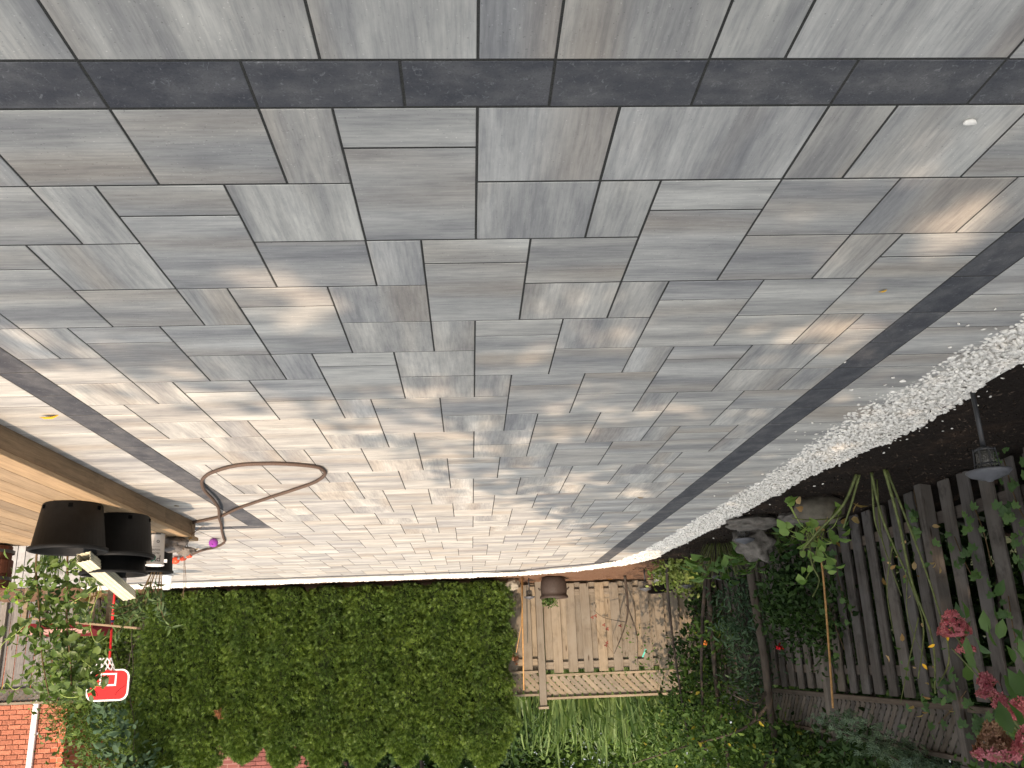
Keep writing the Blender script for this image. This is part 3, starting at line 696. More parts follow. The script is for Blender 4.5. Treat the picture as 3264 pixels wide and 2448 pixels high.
# sunlit back fence along y = 12.35
bf = thing('wooden_fence', 'sunlit tan wooden fence panel with lattice top at the end of the garden', 'fence', (-2, 12.35, 0))
x = -0.82 + 0.232; k = 0
while x > -3.5:
    if abs(x + 1.02) > 0.09:
        board(bf, 'fence_board', (0.142, 0.019, 1.33), (x, 12.33, 0.735 + random.uniform(-.008, .008)), 'fence_tan', (0, random.uniform(-.006, .006), 0))
    board(bf, 'fence_board', (0.142, 0.019, 1.30), (x - 0.116, 12.392, 0.70), 'fence_tan', (0, random.uniform(-.006, .006), 0))
    x -= 0.232
p = board(bf, 'post', (0.105, 0.105, 1.86), (-1.025, 12.30, 0.93), 'fence_tan'); board(p, 'post_cap', (0.15, 0.15, 0.035), (-1.025, 12.30, 1.88), 'fence_tan')
for x0, x1, dz in ((-1.08, -3.48, 0.0), (-0.30, -0.97, -0.06)):
    L = x0 - x1; cx = (x0 + x1) / 2
    for z in (0.20, 1.28): board(bf, 'rail', (L, 0.036, 0.09), (cx, 12.361, z + dz), 'fence_tan_y')
    board(bf, 'cap_rail', (L, 0.055, 0.035), (cx, 12.33, 1.425 + dz), 'fence_tan_y'); board(bf, 'cap_rail', (L, 0.075, 0.035), (cx, 12.33, 1.755 + dz), 'fence_tan_y')
    lattice(bf, (x0, 12.335, 0), (-1, 0, 0), L, 1.443 + dz, 1.735 + dz, 'fence_tan', 0.115, 0.060, 0.008, (0, 1, 0))

# cool grey fence far beyond the deck
gf = thing('wooden_fence', 'cool grey board fence with dark lattice top in front of the brick house', 'fence', (7.5, 14, 0))
x = 5.6
while x < 11.5:
    board(gf, 'fence_board', (0.14, 0.02, 1.42), (x, 14.0, 0.62), 'fence_cool', (0, random.uniform(-.006, .006), 0)); x += 0.152
for x0 in (5.5, 7.9, 10.3):
    board(gf, 'post', (0.09, 0.09, 1.6), (x0, 13.95, 0.72), 'fence_cool')
    if x0 < 10: board(gf, 'cap_rail', (2.3, 0.06, 0.035), (x0 + 1.2, 13.98, 1.345), 'fence_grey_y'); board(gf, 'cap_rail', (2.3, 0.07, 0.04), (x0 + 1.2, 13.98, 1.56), 'fence_tan_y'); lattice(gf, (x0 + .06, 13.985, 0), (1, 0, 0), 2.27, 1.365, 1.538, 'fence_grey', 0.085, 0.05, 0.008, (0, 1, 0))

# ================================================================ HOUSES BEYOND
_brick = {}
def brick_house(label, x0, x1, y0, y1, h, win, mat, slope_x=True):
    hs_ = thing('brick_house', label, 'house', ((x0 + x1) / 2, (y0 + y1) / 2, 0))
    b = MB(); b.box(((x0 + x1) / 2, (y0 + y1) / 2, h / 2), (x1 - x0, y1 - y0, h)); b.mk('wall', mat + 'wall', hs_)
    rf = MB(); o = 0.4; zc = h + 1.6; ym = (y0 + y1) / 2
    rf.add([(x0 - o, y0 - o, h - .05), (x1 + o, y0 - o, h - .05), (x1 + o, ym, zc), (x0 - o, ym, zc), (x1 + o, y1 + o, h - .05), (x0 - o, y1 + o, h - .05),
            (x0 - o, y0 - o, h - .2), (x1 + o, y0 - o, h - .2), (x1 + o, y1 + o, h - .2), (x0 - o, y1 + o, h - .2)],
           [(0, 1, 2, 3), (3, 2, 4, 5), (6, 9, 8, 7), (0, 6, 7, 1), (4, 8, 9, 5), (1, 7, 8, 4, 2), (0, 3, 5, 9, 6)]); rf.mk('roof', 'roof', hs_)
    wx0, wx1, wz0, wz1 = win; ph, pl = 0.086, 0.232
    if mat not in _brick: V, F = boxVF((pl - .013, 0.03, ph - .013), .003); _brick[mat] = mesh_of('brick', V, F, mat)
    r_ = 0; z = wz0
    while z < wz1:
        x = wx0 + (pl / 2 if r_ % 2 else 0)
        while x < wx1:
            if x0 + pl / 2 <= x <= x1 - pl / 2: inst('brick', _brick[mat], hs_, (x, y0 - .006 + random.uniform(-.002, .002), z))
            x += pl
        z += ph; r_ += 1
    return hs_
h1 = brick_house('orange-red brick house with a white downspout, right beyond the grey fence', 7.55, 15.5, 16.0, 24, 5.2, (7.66, 9.7, 1.42, 3.1), 'brick')
for zc, hh in ((2.0, 4.0),):
    b = MB(); b.box((8.10, 15.93, 2.55), (0.10, 0.075, 5.1), None, .012); b.box((8.10, 15.975, 2.15), (0.14, 0.015, 0.04)); b.mk('downspout', 'gutter', h1)
h2 = brick_house('dull red brick house glimpsed through a gap in the tops of the cedar hedge', 3.3, 5.6, 19.0, 27, 6.2, (3.1, 5.0, 2.5, 3.6), 'brick2')

# ================================================================ DECK AND WHAT STANDS ON IT
DZ = 0.150
deck = thing('deck', 'low deck of golden wooden boards beside the paving', 'deck', (3, 2, 0))
x = 2.262; k = 0
while x < 6.2:
    w = 0.138
    o = board(deck, 'edge_board' if k == 0 else 'deck_board', (w, 9.6, 0.028), (x + w / 2, 0.885 if k == 0 else 0.85, DZ - 0.014), 'deck', None, .003); x += w + .005; k += 1
for (y0, y1) in ((-3.9, 4.92), (4.925, 5.655)):
    board(deck, 'fascia_board', (0.035, y1 - y0, 0.128), (2.302, (y0 + y1) / 2, 0.0575), 'fascia')
board(deck, 'fascia_board', (3.8, 0.035, 0.121), (4.22, 5.632, 0.0605), 'fascia')
board(deck, 'joist', (3.7, 9.3, 0.06), (4.3, 0.85, 0.08), 'fascia')

def pot(parent, name, c, r0, r1, h, mat, lip=0.012, rimh=0.022, holes=0, n=40, hole_off=0.0):
    x, y, z = c
    prof = [(0.0, 0), (r0 - .01, 0), (r0, .008), (r0 + (r1 - r0) * .93, h - rimh), (r1 + lip * .4, h - rimh), (r1 + lip, h - rimh + .004), (r1 + lip, h - .003), (r1 + lip - .004, h), (r1 - .004, h),
            (r1 - .008, h - .01), (r0 - .012, .02), (0, .02)]
    b = MB(); b.lathe(prof, (x, y, z), n); o = b.mk(name, mat, parent, True, None, (x, y, z))
    for i in range(holes):
        w = 2 * math.pi * i / holes + hole_off; rr = r0 + (r1 - r0) * .07 + .0015
        hb = MB(); Rz = Matrix.Rotation(w, 3, 'Z'); hb.box((x + rr * math.cos(w), y + rr * math.sin(w), z + .030), (0.006, 0.024, 0.022), Rz); hb.mk('drain_hole', 'hole', o if parent else o)
    return o
t = thing('nursery_pot', 'large empty black plastic nursery pot standing nearest on the deck edge', 'plant pot', (2.5, 3.88, DZ)); pot(t, 'pot_body', (2.5, 3.88, DZ), 0.172, 0.212, 0.292, 'black', .015, .026, 6, hole_off=-1.9)
t = thing('nursery_pot', 'lower black pot of the stacked pair at the deck edge', 'plant pot', (2.375, 4.36, DZ)); pot(t, 'pot_body', (2.375, 4.36, DZ), 0.172, 0.206, 0.285, 'black', .016, .030, 6, hole_off=-1.15)
t = thing('nursery_pot', 'upper black pot nested in the stacked pair, under the cream downspout', 'plant pot', (2.405, 4.37, DZ + .10)); pot(t, 'pot_body', (2.405, 4.37, DZ + .105), 0.165, 0.198, 0.285, 'black', .014, .020, 0)
# cream bowl behind the first pot
t = thing('bowl_planter', 'cream shallow bowl planter with handles, half hidden behind the black pot', 'planter', (3.06, 5.0, DZ))
b = MB(); b.lathe([(0, 0), (.10, 0), (.15, .02), (.175, .06), (.18, .09), (.195, .095), (.2, .108), (.195, .118), (.18, .118), (.172, .10), (.165, .07), (.0, .05)], (3.06, 5.0, DZ), 36); b.mk('bowl', 'creampot', t, True)
b = MB(); b.lathe([(0, 0), (.165, .0)], (3.06, 5.0, DZ + .075), 24); b.mk('potting_soil', 'soil', t)
for w in (-1.9, -0.4):
    b = MB(); c = Vector((3.06 + .175 * math.cos(w), 5.0 + .175 * math.sin(w), DZ + .065)); b.box(c, (.02, .07, .022), Matrix.Rotation(w, 3, 'Z'), .005); b.mk('handle', 'terra', t)
# barrel at the left edge of the photograph
t = thing('barrel_planter', 'dark reddish-brown wooden barrel planter at the far edge of the deck', 'planter', (3.86, 5.52, DZ))
for i in range(18):
    w = 2 * math.pi * i / 18; b = MB(); Rz = Matrix.Rotation(w, 3, 'Z')
    for z, r_, hh in ((0.0, 0.17, .11), (0.11, 0.185, .11), (.22, .185, .11)): b.box((3.86 + r_ * math.cos(w), 5.52 + r_ * math.sin(w), DZ + z + hh / 2 + (.0015 * i)), (.02, .064, hh - .001), Rz, .003)
    b.mk('stave', 'barrel', t)
for z in (.06, .27):
    b = MB(); b.lathe([(.1975, z - .012), (.201, z - .012), (.201, z + .012), (.1975, z + .012)], (3.86, 5.52, DZ), 40, True); b.mk('hoop', 'lampmetal', t)
b = MB(); b.lathe([(0, .27), (.18, .27)], (3.86, 5.52, DZ), 24); b.mk('potting_soil', 'soil', t)

# white printed pot
pw = thing('plant_pot', 'white plant pot printed with a green leaf logo and dark letters', 'plant pot', (2.425, 5.19, DZ))
pc = Vector((2.425, 5.19, DZ)); R0, R1, HP = 0.056, 0.062, 0.245
body = pot(pw, 'pot_body', pc, R0, R1, HP, 'whitep', .006, .012)
b = MB()
for i in range(10):
    w = -math.pi / 2 + (i - 4.5) * .16; b.box((pc.x + (R0 + .001) * math.cos(w), pc.y + (R0 + .001) * math.sin(w), pc.z + .010), (.004, .006, .007), Matrix.Rotation(w, 3, 'Z'))
b.mk('drain_holes', 'hole', pw)
def wrap_text(txt, size, z, mat, dx=0.0, parent=pw):
    cu_ = bpy.data.curves.new('print', 'FONT'); cu_.body = txt; cu_.size = size; cu_.align_x = 'CENTER'; cu_.resolution_u = 3
    to = bpy.data.objects.new('print_tmp', cu_); COL.objects.link(to); dg = bpy.context.evaluated_depsgraph_get(); dg.update()
    me = bpy.data.meshes.new_from_object(to.evaluated_get(dg)); bpy.data.objects.remove(to)
    for v in me.vertices:
        zz = z + v.co.y; r_ = R0 + (R1 - R0) * zz / HP + .0012; w = -math.pi / 2 - 0.16 + (v.co.x + dx) / r_
        v.co = (r_ * math.cos(w), r_ * math.sin(w), zz)
    me.materials.clear(); me.materials.append(M[mat]); o = bpy.data.objects.new('print', me); link(o, parent, pc); return o
wrap_text('PW', 0.066, 0.172, 'ink'); wrap_text('PROVEN', 0.019, 0.148, 'ink'); wrap_text('WINNERS', 0.019, 0.124, 'ink'); wrap_text('\u2014\u2014\u2014\u2014\u2014', 0.014, 0.102, 'ink')
lv, lf = LEAF_N; lm = lv.copy() * .06; W_ = []
for vx, vy, vz in lm:
    px, pz = (vx * .55 - vy * .45) - .012, .175 + (vx * .8 + vy * .3); r_ = R0 + (R1 - R0) * pz / HP + .0022; w = -math.pi / 2 - .16 + px / r_; W_.append((r_ * math.cos(w), r_ * math.sin(w), pz))
mk('leaf_logo', W_, lf, 'inkgreen', pw, False, None, pc)
ring = [(-.02 + .011 * math.cos(a), .068 + .011 * math.sin(a)) for a in np.linspace(0, 2 * math.pi, 16)]
V = []; F = []
for j, sc_ in enumerate((1.0, .62)):
    for (px, pz) in ring:
        px = -.02 + (px + .02) * sc_; pz = .068 + (pz - .068) * sc_; r_ = R0 + (R1 - R0) * pz / HP + .0016; w = -math.pi / 2 - .16 + px / r_; V.append((r_ * math.cos(w), r_ * math.sin(w), pz))
for i in range(15): F.append((i, i + 1, 16 + i + 1, 16 + i))
mk('round_mark', V, F, 'ink', pw, False, None, pc); wrap_text('\u2014\u2014\u2014', 0.014, 0.062, 'ink', .018)
# black pot behind it and the oleander that grows from it
t = thing('oleander', 'shrub with narrow dark green leaves growing in a black pot past the deck corner', 'shrub', (2.80, 6.35, 0))
pot(t, 'pot', (2.80, 6.35, 0.0), 0.105, 0.125, 0.33, 'black', .008, .02); b = MB(); b.lathe([(0, .30), (.11, .30)], (2.80, 6.35, 0), 20); b.mk('potting_soil', 'soil', t)
b = MB(); b.box((2.708, 6.255, .235), (.03, .003, .03), Matrix.Rotation(-.3, 3, 'Z')); b.mk('price_tag', 'whitep', t)
olm = [leaf_mesh('leaf', 'oleander', LEAF_N, w) for w in (.28, .34)]
for i in range(14):
    w = random.uniform(0, 6.28); top = Vector((2.90 + .24 * math.cos(w), 6.45 + .2 * math.sin(w), random.uniform(.45, .86)))
    pts_ = spline([(2.80 + .04 * math.cos(w), 6.35 + .04 * math.sin(w), .3), Vector((2.85, 6.4, .45)).lerp(top, .5) + Vector((0, 0, .03)), top], 4); b = MB(); b.tube(pts_, [.0035 - .002 * i_ / len(pts_) for i_ in range(len(pts_))], 5); b.mk('stem', 'vinestem', t, True)
    for j in range(16):
        p = pts_[min(int(len(pts_) * (0.3 + .7 * j / 16)), len(pts_) - 1)]; D = rv() + Vector((0, 0, .25)); inst('leaf', random.choice(olm), t, p, orient(D, rv() + Vector((0, 0, 1))), random.uniform(.065, .11))
# white upturned bucket far behind
t = thing('bucket', 'small white bucket turned upside down near the far gravel', 'bucket', (3.76, 9.5, 0)); b = MB(); b.lathe([(.072, 0), (.072, .01), (.064, .012), (.046, .195), (.04, .2), (0, .2)], (3.76, 9.5, 0), 28); b.mk('bucket_body', 'whitep', t, True); b = MB(); b.lathe([(.0735, .03), (.0735, .036), (.066, .036)], (3.76, 9.5, 0), 28); b.mk('rim_ring', 'greyplastic', t, True)

# cream downspout offcut lying over the stacked pots
t = thing('downspout_offcut', 'cream corrugated downspout offcut resting across the stacked black pots', 'downspout')
A = Vector((2.455, 4.00, .462)); Bp = Vector((2.455, 4.82, .640)); ax = (Bp - A).normalized(); sx = ax.cross(Vector((0, 0, 1))).normalized(); uz = sx.cross(ax)
rollm = math.radians(12); sx, uz = sx * math.cos(rollm) + uz * math.sin(rollm), -sx * math.sin(rollm) + uz * math.cos(rollm)
pr = []
for (x0, y0), (x1, y1) in zip([(-.042, -.03), (.042, -.03), (.042, .03), (-.042, .03)], [(.042, -.03), (.042, .03), (-.042, .03), (-.042, -.03)]):
    nk = 9
    for k in range(nk):
        f = k / nk; nx_, ny_ = (y1 - y0), -(x1 - x0); l_ = math.hypot(nx_, ny_); c = -.004 * (1 if k % 3 == 1 else 0) * (0 if k in (0,) else 1); pr.append((x0 + (x1 - x0) * f + nx_ / l_ * c, y0 + (y1 - y0) * f + ny_ / l_ * c))
V = []; F = []; n = len(pr)
for e, P_ in enumerate((A, Bp)):
    for s_ in (1.0, .95): V += [tuple(P_ + sx * x * s_ + uz * y * s_) for x, y in pr]
for k in range(n):
    k2 = (k + 1) % n; F += [(k, k2, 2 * n + k2, 2 * n + k), (n + k2, n + k, 3 * n + k, 3 * n + k2), (k2, k, n + k, n + k2), (2 * n + k, 2 * n + k2, 3 * n + k2, 3 * n + k)]
mk('downspout_tube', V, F, 'cream', t)

# driftwood at the deck corner with dry stalks
t = thing('driftwood', 'grey weathered chunk of driftwood on the deck corner', 'driftwood', (2.36, 5.42, DZ))
Vr, Fr = rock_mesh(31, 3, 1.0, 0.5); Vd = Vr * np.array([.10, .10, .06]); mk('wood_chunk', Vd, Fr, 'drift', t, True, None, (2.375, 5.42, DZ + .06))
Vr2, _ = rock_mesh(44, 3, 1.0, 0.5); mk('wood_chunk', Vr2 * np.array([.075, .07, .035]), Fr, 'drift', t, True, None, (2.30, 5.47, DZ + .105))
t = thing('dry_stalks', 'thin dry brown stalks sprouting from the deck corner', 'dry plant', (2.29, 5.5, DZ))
for k, (pp) in enumerate([[(2.285, 5.52, .02), (2.26, 5.50, .12), (2.305, 5.48, .22), (2.31, 5.5, .30), (2.30, 5.52, .52), (2.31, 5.55, .62)], [(2.30, 5.50, .16), (2.27, 5.47, .27), (2.30, 5.50, .33), (2.28, 5.5, .5), (2.31, 5.5, .60)], [(2.26, 5.52, .11), (2.215, 5.56, .06), (2.19, 5.58, .03)], [(2.30, 5.5, .24), (2.33, 5.46, .30), (2.34, 5.45, .26)]]):
    b = MB(); q = spline(pp, 5); b.tube(q, [.0035 - .002 * i / len(q) for i in range(len(q))], 5); b.mk('stalk', 'twig', t, True)
dl = leaf_mesh('leaf', 'dryleaf', LEAF_N, .6)
for k in range(5): inst('curled_leaf', dl, t, (2.25 + random.uniform(-.03, .04), 5.50 + random.uniform(-.04, .03), random.uniform(.05, .3)), orient(rv(), rv()), random.uniform(.03, .05))

# hose
HP_ = [(2.36, 5.72), (2.27, 5.57), (2.0, 5.32), (1.77, 4.97), (1.45, 4.57), (1.13, 4.18), (1.01, 4.0), (0.94, 3.82), (0.93, 3.69), (0.96, 3.59), (1.1, 3.5), (1.25, 3.47), (1.41, 3.5), (1.58, 3.65), (1.68, 3.8), (1.75, 3.98), (1.79, 4.19), (1.82, 4.51), (1.88, 4.86), (1.98, 5.24), (2.07, 5.63), (2.18, 6.06), (2.28, 6.49), (2.33, 6.72), (2.42, 6.95), (2.55, 7.16), (2.73, 7.36), (2.93, 7.68)]
hz = [(x, y, .0135 + (.020 if 17 <= i <= 19 else 0) + (0.012 if i in (16, 20) else 0)) for i, (x, y) in enumerate(HP_)]
t = thing('garden_hose', 'brown garden hose looped on the paving, ending in an orange connector', 'hose', (1.9, 5, 0))
b = MB(); b.tube(spline(hz, 7), .0110, 10); b.mk('hose_tube', 'hose', t, True)
ha, hb_ = Vector((2.93, 7.68, .02)), Vector((3.22, 7.92, .035)); dv = (hb_ - ha).normalized()
def seg_lathe(prof, p, axis, name, mat, parent, n=16):
    V, F = latheVF(prof, n); q = Vector(axis).to_track_quat('Z', 'Y').to_matrix(); mk(name, [tuple(q @ Vector(v)) for v in V], F, mat, parent, True, None, p)
seg_lathe([(0, 0), (.018, 0), (.021, .01), (.021, .05), (.016, .055), (0, .055)], ha, dv, 'coupling', 'orange', t)
seg_lathe([(0, .0), (.016, .0), (.014, .10), (.0, .10)], ha + dv * .056, dv, 'valve_body', 'greyplastic', t)
seg_lathe([(0, 0), (.02, 0), (.024, .02), (.02, .07), (0, .07)], ha + dv * .10 + Vector((0, 0, .012)), dv, 'grip', 'orange', t)
seg_lathe([(0, 0), (.014, 0), (.014, .06), (0, .06)], ha + dv * .17, dv, 'neck', 'greyplastic', t)
seg_lathe([(0, 0), (.024, 0), (.036, .02), (.04, .05), (.034, .075), (0, .08)], ha + dv * .23 + Vector((0, 0, .012)), dv, 'spray_head', 'orange', t)
# purple balloon
t = thing('balloon', 'small purple balloon lying on the paving beside the hose', 'balloon', (2.40, 6.60, 0)); V, F = latheVF([(0, 0), (.02, .003), (.042, .016), (.053, .04), (.054, .06), (.046, .085), (.03, .105), (.012, .116), (.006, .12), (.009, .128), (0, .128)], 24)
Rb = Matrix.Rotation(math.radians(62), 3, 'X') @ Matrix.Rotation(.5, 3, 'Z'); mk('balloon_skin', [tuple(.78 * (Rb @ (Vector(v) - Vector((0, 0, .055))))) for v in V], F, 'purple', t, True, None, (2.40, 6.60, .042))

# toy basketball hoop
t = thing('toy_basketball_hoop', 'red toy basketball hoop with white-edged backboard on a thin pole', 'basketball hoop', (3.80, 8.06, 0))
b = MB(); b.tube([(3.83, 8.06, .05), (3.815, 8.06, .62)], .0135, 12); b.mk('pole', 'red', t, True); b = MB(); b.tube([(3.815, 8.06, .62), (3.8149, 8.06, .645)], .0145, 12); b.mk('pole_joint', 'navy', t, True); b = MB(); b.tube([(3.8149, 8.06, .645), (3.80, 8.06, 1.2)], .0125, 12); b.mk('pole', 'red', t, True)
b = MB(); b.lathe([(0, 0), (.2, 0), (.2, .03), (.16, .07), (.03, .09), (0, .09)], (3.83, 8.06, 0), 28); b.mk('base', 'navy', t, True)
def rrect(w, h, r_, tl=8):
    o = []
    for cx, cy, a0 in ((w / 2 - r_, h / 2 - r_, 0), (-w / 2 + r_, h / 2 - r_, 90), (-w / 2 + r_, -h / 2 + r_, 180), (w / 2 - r_, -h / 2 + r_, 270)):
        for k in range(tl + 1): a = math.radians(a0 + 90 * k / tl); o.append((cx + r_ * math.cos(a), cy + r_ * math.sin(a)))
    return o
def plate(poly, x, y, z, th, name, mat, parent):
    n = len(poly); V = [(x + px, y - th / 2, z + pz) for px, pz in poly] + [(x + px, y + th / 2, z + pz) for px, pz in poly]
    return mk(name, V, [tuple(range(n)), tuple(range(2 * n - 1, n - 1, -1))] + [(k, n + k, n + (k + 1) % n, (k + 1) % n) for k in range(n)], mat, parent)
bx, bz = 3.785, 1.272
bd = plate(rrect(.425, .31, .085), bx, 8.03, bz, .014, 'backboard', 'boardwhite', t); plate(rrect(.392, .278, .07), bx, 8.0215, bz, .003, 'red_face', 'red', bd)
def frame_sq(w, h, tw, x, z, name, mat, y=8.0185):
    b = MB()
    for cx, cz, sw_, sh in ((0, h / 2 - tw / 2, w, tw), (0, -h / 2 + tw / 2, w, tw), (-w / 2 + tw / 2, 0, tw, h - 2 * tw), (w / 2 - tw / 2, 0, tw, h - 2 * tw)): b.box((x + cx, y, z + cz), (sw_, .003, sh))
    return b.mk(name, mat, bd)
frame_sq(.17, .125, .016, bx, bz - .055, 'white_square', 'boardwhite')
for s_ in (-1, 1):
    q = [Vector((bx + s_ * (.19 - .10 * math.sin(u * math.pi / 2)), 8.0192, bz + .0 + .1 * u)) for u in np.linspace(0, 1, 8)]; b = MB(); b.tube(q, .0025, 4); b.mk('printed_seam', 'line', bd)
b = MB(); rc = Vector((bx, 7.90, bz - .135)); b.tube([rc + Vector((.105 * math.cos(a), .105 * math.sin(a), 0)) for a in np.linspace(0, 2 * math.pi, 25)], .0075, 8); b.mk('rim', 'red', t, True)
b = MB(); b.box((bx, 8.01, bz - .135), (.09, .03, .03)); b.mk('rim_bracket', 'red', t)
net = []
for lv_ in range(3):
    z0_, z1_ = rc.z - .008 - lv_ * .042, rc.z - .008 - (lv_ + 1) * .042; ra, rb_ = .103 - lv_ * .016, .103 - (lv_ + 1) * .016
    for k in range(10):
        for s_ in (.5, -.5): a0, a1 = 2 * math.pi * (k + lv_ * .5) / 10, 2 * math.pi * (k + lv_ * .5 + s_) / 10; net.append(((rc.x + ra * math.cos(a0), rc.y + ra * math.sin(a0), z0_), (rc.x + rb_ * math.cos(a1), rc.y + rb_ * math.sin(a1), z1_)))
b = MB()
for p_, q_ in net: b.tube([p_, q_], .0028, 5)
b.mk('net', 'boardwhite', t)

# things half hidden behind the vine: plank, red canvas, wire rings, grey step, planter
t = tag(board(None, 'plank', (1.05, .09, .02), (3.66, 7.02, .70), 'plank', (0, math.radians(7), .1)), 'pale wooden plank lying level behind the climbing vine', 'plank')
t = thing('play_table', 'low table with a dark red canvas cover behind the climbing vine', 'table', (3.95, 7.25, 0))
b = MB(); b.add([(3.60, 7.05, .70), (4.30, 7.05, .68), (4.30, 7.55, .69), (3.60, 7.55, .71), (3.60, 7.05, .745), (4.30, 7.05, .725), (4.26, 7.5, .79), (3.64, 7.5, .80)], [(0, 1, 5, 4), (1, 2, 6, 5), (2, 3, 7, 6), (3, 0, 4, 7), (4, 5, 6, 7), (3, 2, 1, 0)]); b.mk('canvas_cover', 'redcloth', t)
b = MB(); b.box((3.95, 7.043, .765), (.66, .006, .045)); b.mk('canvas_hem', 'pinkcloth', t)
for (x, y) in ((3.64, 7.1), (4.26, 7.1), (3.64, 7.5), (4.26, 7.5)): b = MB(); b.box((x, y, .345), (.04, .04, .69)); b.mk('leg', 'plank', t)
t = thing('wire_rings', 'pair of thin black wire rings standing at the deck end', 'wire rings', (3.8, 5.95, DZ))
for k, (cx, cz, rx, rz) in enumerate(((3.765, .535, .033, .058), (3.83, .515, .032, .055))):
    b = MB(); b.tube([(cx + rx * math.cos(a), 5.95 + .01 * math.sin(a), cz + rz * math.sin(a)) for a in np.linspace(0, 2 * math.pi, 21)], .0035, 6); b.mk('ring', 'lampmetal', t, True)
    b = MB(); b.tube([(cx, 5.95, cz - rz), (cx + .002, 5.95, .015)], .003, 5); b.mk('wire_leg', 'lampmetal', t)
t = thing('garden_step', 'pale grey concrete step behind the pots', 'step', (3.9, 6.9, 0)); b = MB(); b.box((3.75, 6.55, .19), (1.1, .35, .38), None, .01); b.mk('step_block', 'greystep', t)

# ================================================================ GARDEN OBJECTS
def path_light(label, x, y, z0, hstem, s=1.0):
    t = thing('path_light', label, 'garden light', (x, y, z0), 'solar path lights')
    zb = z0 + hstem
    b = MB(); b.tube([(x, y, z0 - .05), (x, y, zb)], .0115 * s, 10); b.mk('stem', 'lampmetal', t, True)
    b = MB(); b.lathe([(0, 0), (.02 * s, 0), (.05 * s, .012 * s), (.052 * s, .02 * s), (0, .02 * s)], (x, y, zb), 24); b.mk('lower_ring', 'lampmetal', t, True)
    b = MB(); b.lathe([(0, .021 * s), (.04 * s, .021 * s), (.045 * s, .115 * s), (0, .115 * s)], (x, y, zb), 24); b.mk('lens', 'glass', t, True)
    for k in range(8):
        w = 2 * math.pi * k / 8 + .2; b = MB(); b.tube([(x + .051 * s * math.cos(w), y + .051 * s * math.sin(w), zb + .01 * s), (x + .058 * s * math.cos(w), y + .058 * s * math.sin(w), zb + .12 * s)], .0034 * s, 5); b.mk('cage_bar', 'lampmetal', t)
    b = MB(); b.tube([(x + .0555 * s * math.cos(a), y + .0555 * s * math.sin(a), zb + .088 * s) for a in np.linspace(0, 2 * math.pi, 25)], .0034 * s, 5); b.mk('cage_ring', 'lampmetal', t)
    b = MB(); b.lathe([(0, .116 * s), (.10 * s, .116 * s), (.102 * s, .124 * s), (.085 * s, .142 * s), (.04 * s, .158 * s), (.02 * s, .163 * s), (.012 * s, .17 * s), (0, .172 * s)], (x, y, zb), 32); b.mk('cap', 'lampcap', t, True)
    return t
path_light('dark metal path light with grey cap in the mulch, nearest to the camera', -2.46, 2.36, 0.0, .275)
path_light('dark path light in front of the upright grey rock', -2.56, 6.55, 0.0, .055, .95)
path_light('dark path light standing among broad green leaves below the double trunk', -2.92, 8.8, 0.02, .185, .95)
path_light('dark path light behind the pale green bush', -2.89, 10.3, 0.02, .17, .95)
path_light('path light beside the fence post and the brown planter', -0.85, 11.82, 0.02, .165, .82)
path_light('path light leaning near the black bowl at the shaded end of the back fence', -2.50, 11.2, 0.02, .14, .85)

def rock(name, label, c, size, seed, mat='rock', rough=.35, sub=4, rz=0.0):
    V, F = rock_mesh(seed, sub, 1.0, rough); V = V * np.array(size); cz, sz_ = math.cos(rz), math.sin(rz); V = V @ np.array([[cz, sz_, 0], [-sz_, cz, 0], [0, 0, 1]])
    return tag(mk(name, V, F, mat, None, mat == 'boulder', None, c), label, 'rock')
rock('flat_rock', 'flat grey slab of rock lying on the edge of the gravel', (-2.60, 6.38, .035), (.27, .17, .062), 3, 'rock', .45)
rock('upright_rock', 'chunky grey rock standing behind the path light', (-2.78, 6.95, .15), (.175, .15, .175), 8, 'rock', .5)
rock('boulder', 'smooth dark rounded boulder half hidden by drooping stems', (-2.86, 5.42, .09), (.20, .19, .13), 12, 'boulder', .10)
rock('side_rock', 'brown low rock between the flat slab and the dark boulder', (-2.98, 6.2, .02), (.2, .15, .07), 19, 'rock', .4)
rock('fence_rock', 'pale round stone at the foot of the hedge beside the fence', (-0.60, 11.75, .10), (.10, .10, .09), 23, 'palerock', .3)
# brown planter by the back fence
t = thing('round_planter', 'dark brown round planter with a tuft of green in front of the back fence', 'planter', (-1.215, 11.75, 0))
b = MB(); b.lathe([(0, 0), (.15, 0), (.17, .012), (.19, .08), (.2, .16), (.195, .23), (.19, .26), (.205, .275), (.215, .30), (.21, .315), (.195, .315), (.185, .30), (.18, .26), (0, .26)], (-1.215, 11.75, 0.01), 40); b.mk('planter_body', 'planter', t, True)
b = MB(); b.lathe([(0, .27), (.182, .27), (.19, .305)], (-1.215, 11.75, .012), 32); b.mk('inner_wall', 'terra', t, True)
for w in (.1, 3.2):
    b = MB(); c = Vector((-1.215 + .205 * math.cos(w), 11.75 + .205 * math.sin(w), .2)); b.tube([c + Vector((0, -.03, 0)), c + Vector((.02 * math.cos(w), -.02, -.03)), c + Vector((.02 * math.cos(w), .02, -.03)), c + Vector((0, .03, 0))], .01, 8); b.mk('handle', 'planter', t, True)
Vp, Fp = leaf_blob((-1.15, 11.72, .36), (.12, .1, .09), 260, .05, LEAF_S, .2, .35); mk('foliage', Vp, Fp, 'midleaf', t, False, 'stuff')
t = thing('bowl_planter', 'wide shallow black bowl tilted at the shaded end of the bed', 'planter', (-2.74, 11.3, 0)); V, F = latheVF([(0, 0), (.08, 0), (.15, .05), (.19, .10), (.2, .10), (.205, .115), (.19, .118), (.175, .09), (.1, .03), (0, .025)], 36); Rm = Matrix.Rotation(-.18, 3, 'Y') @ Matrix.Rotation(-.25, 3, 'X'); mk('bowl', [tuple(Rm @ Vector(v)) for v in V], F, 'black', t, True, None, (-2.74, 11.3, .175))
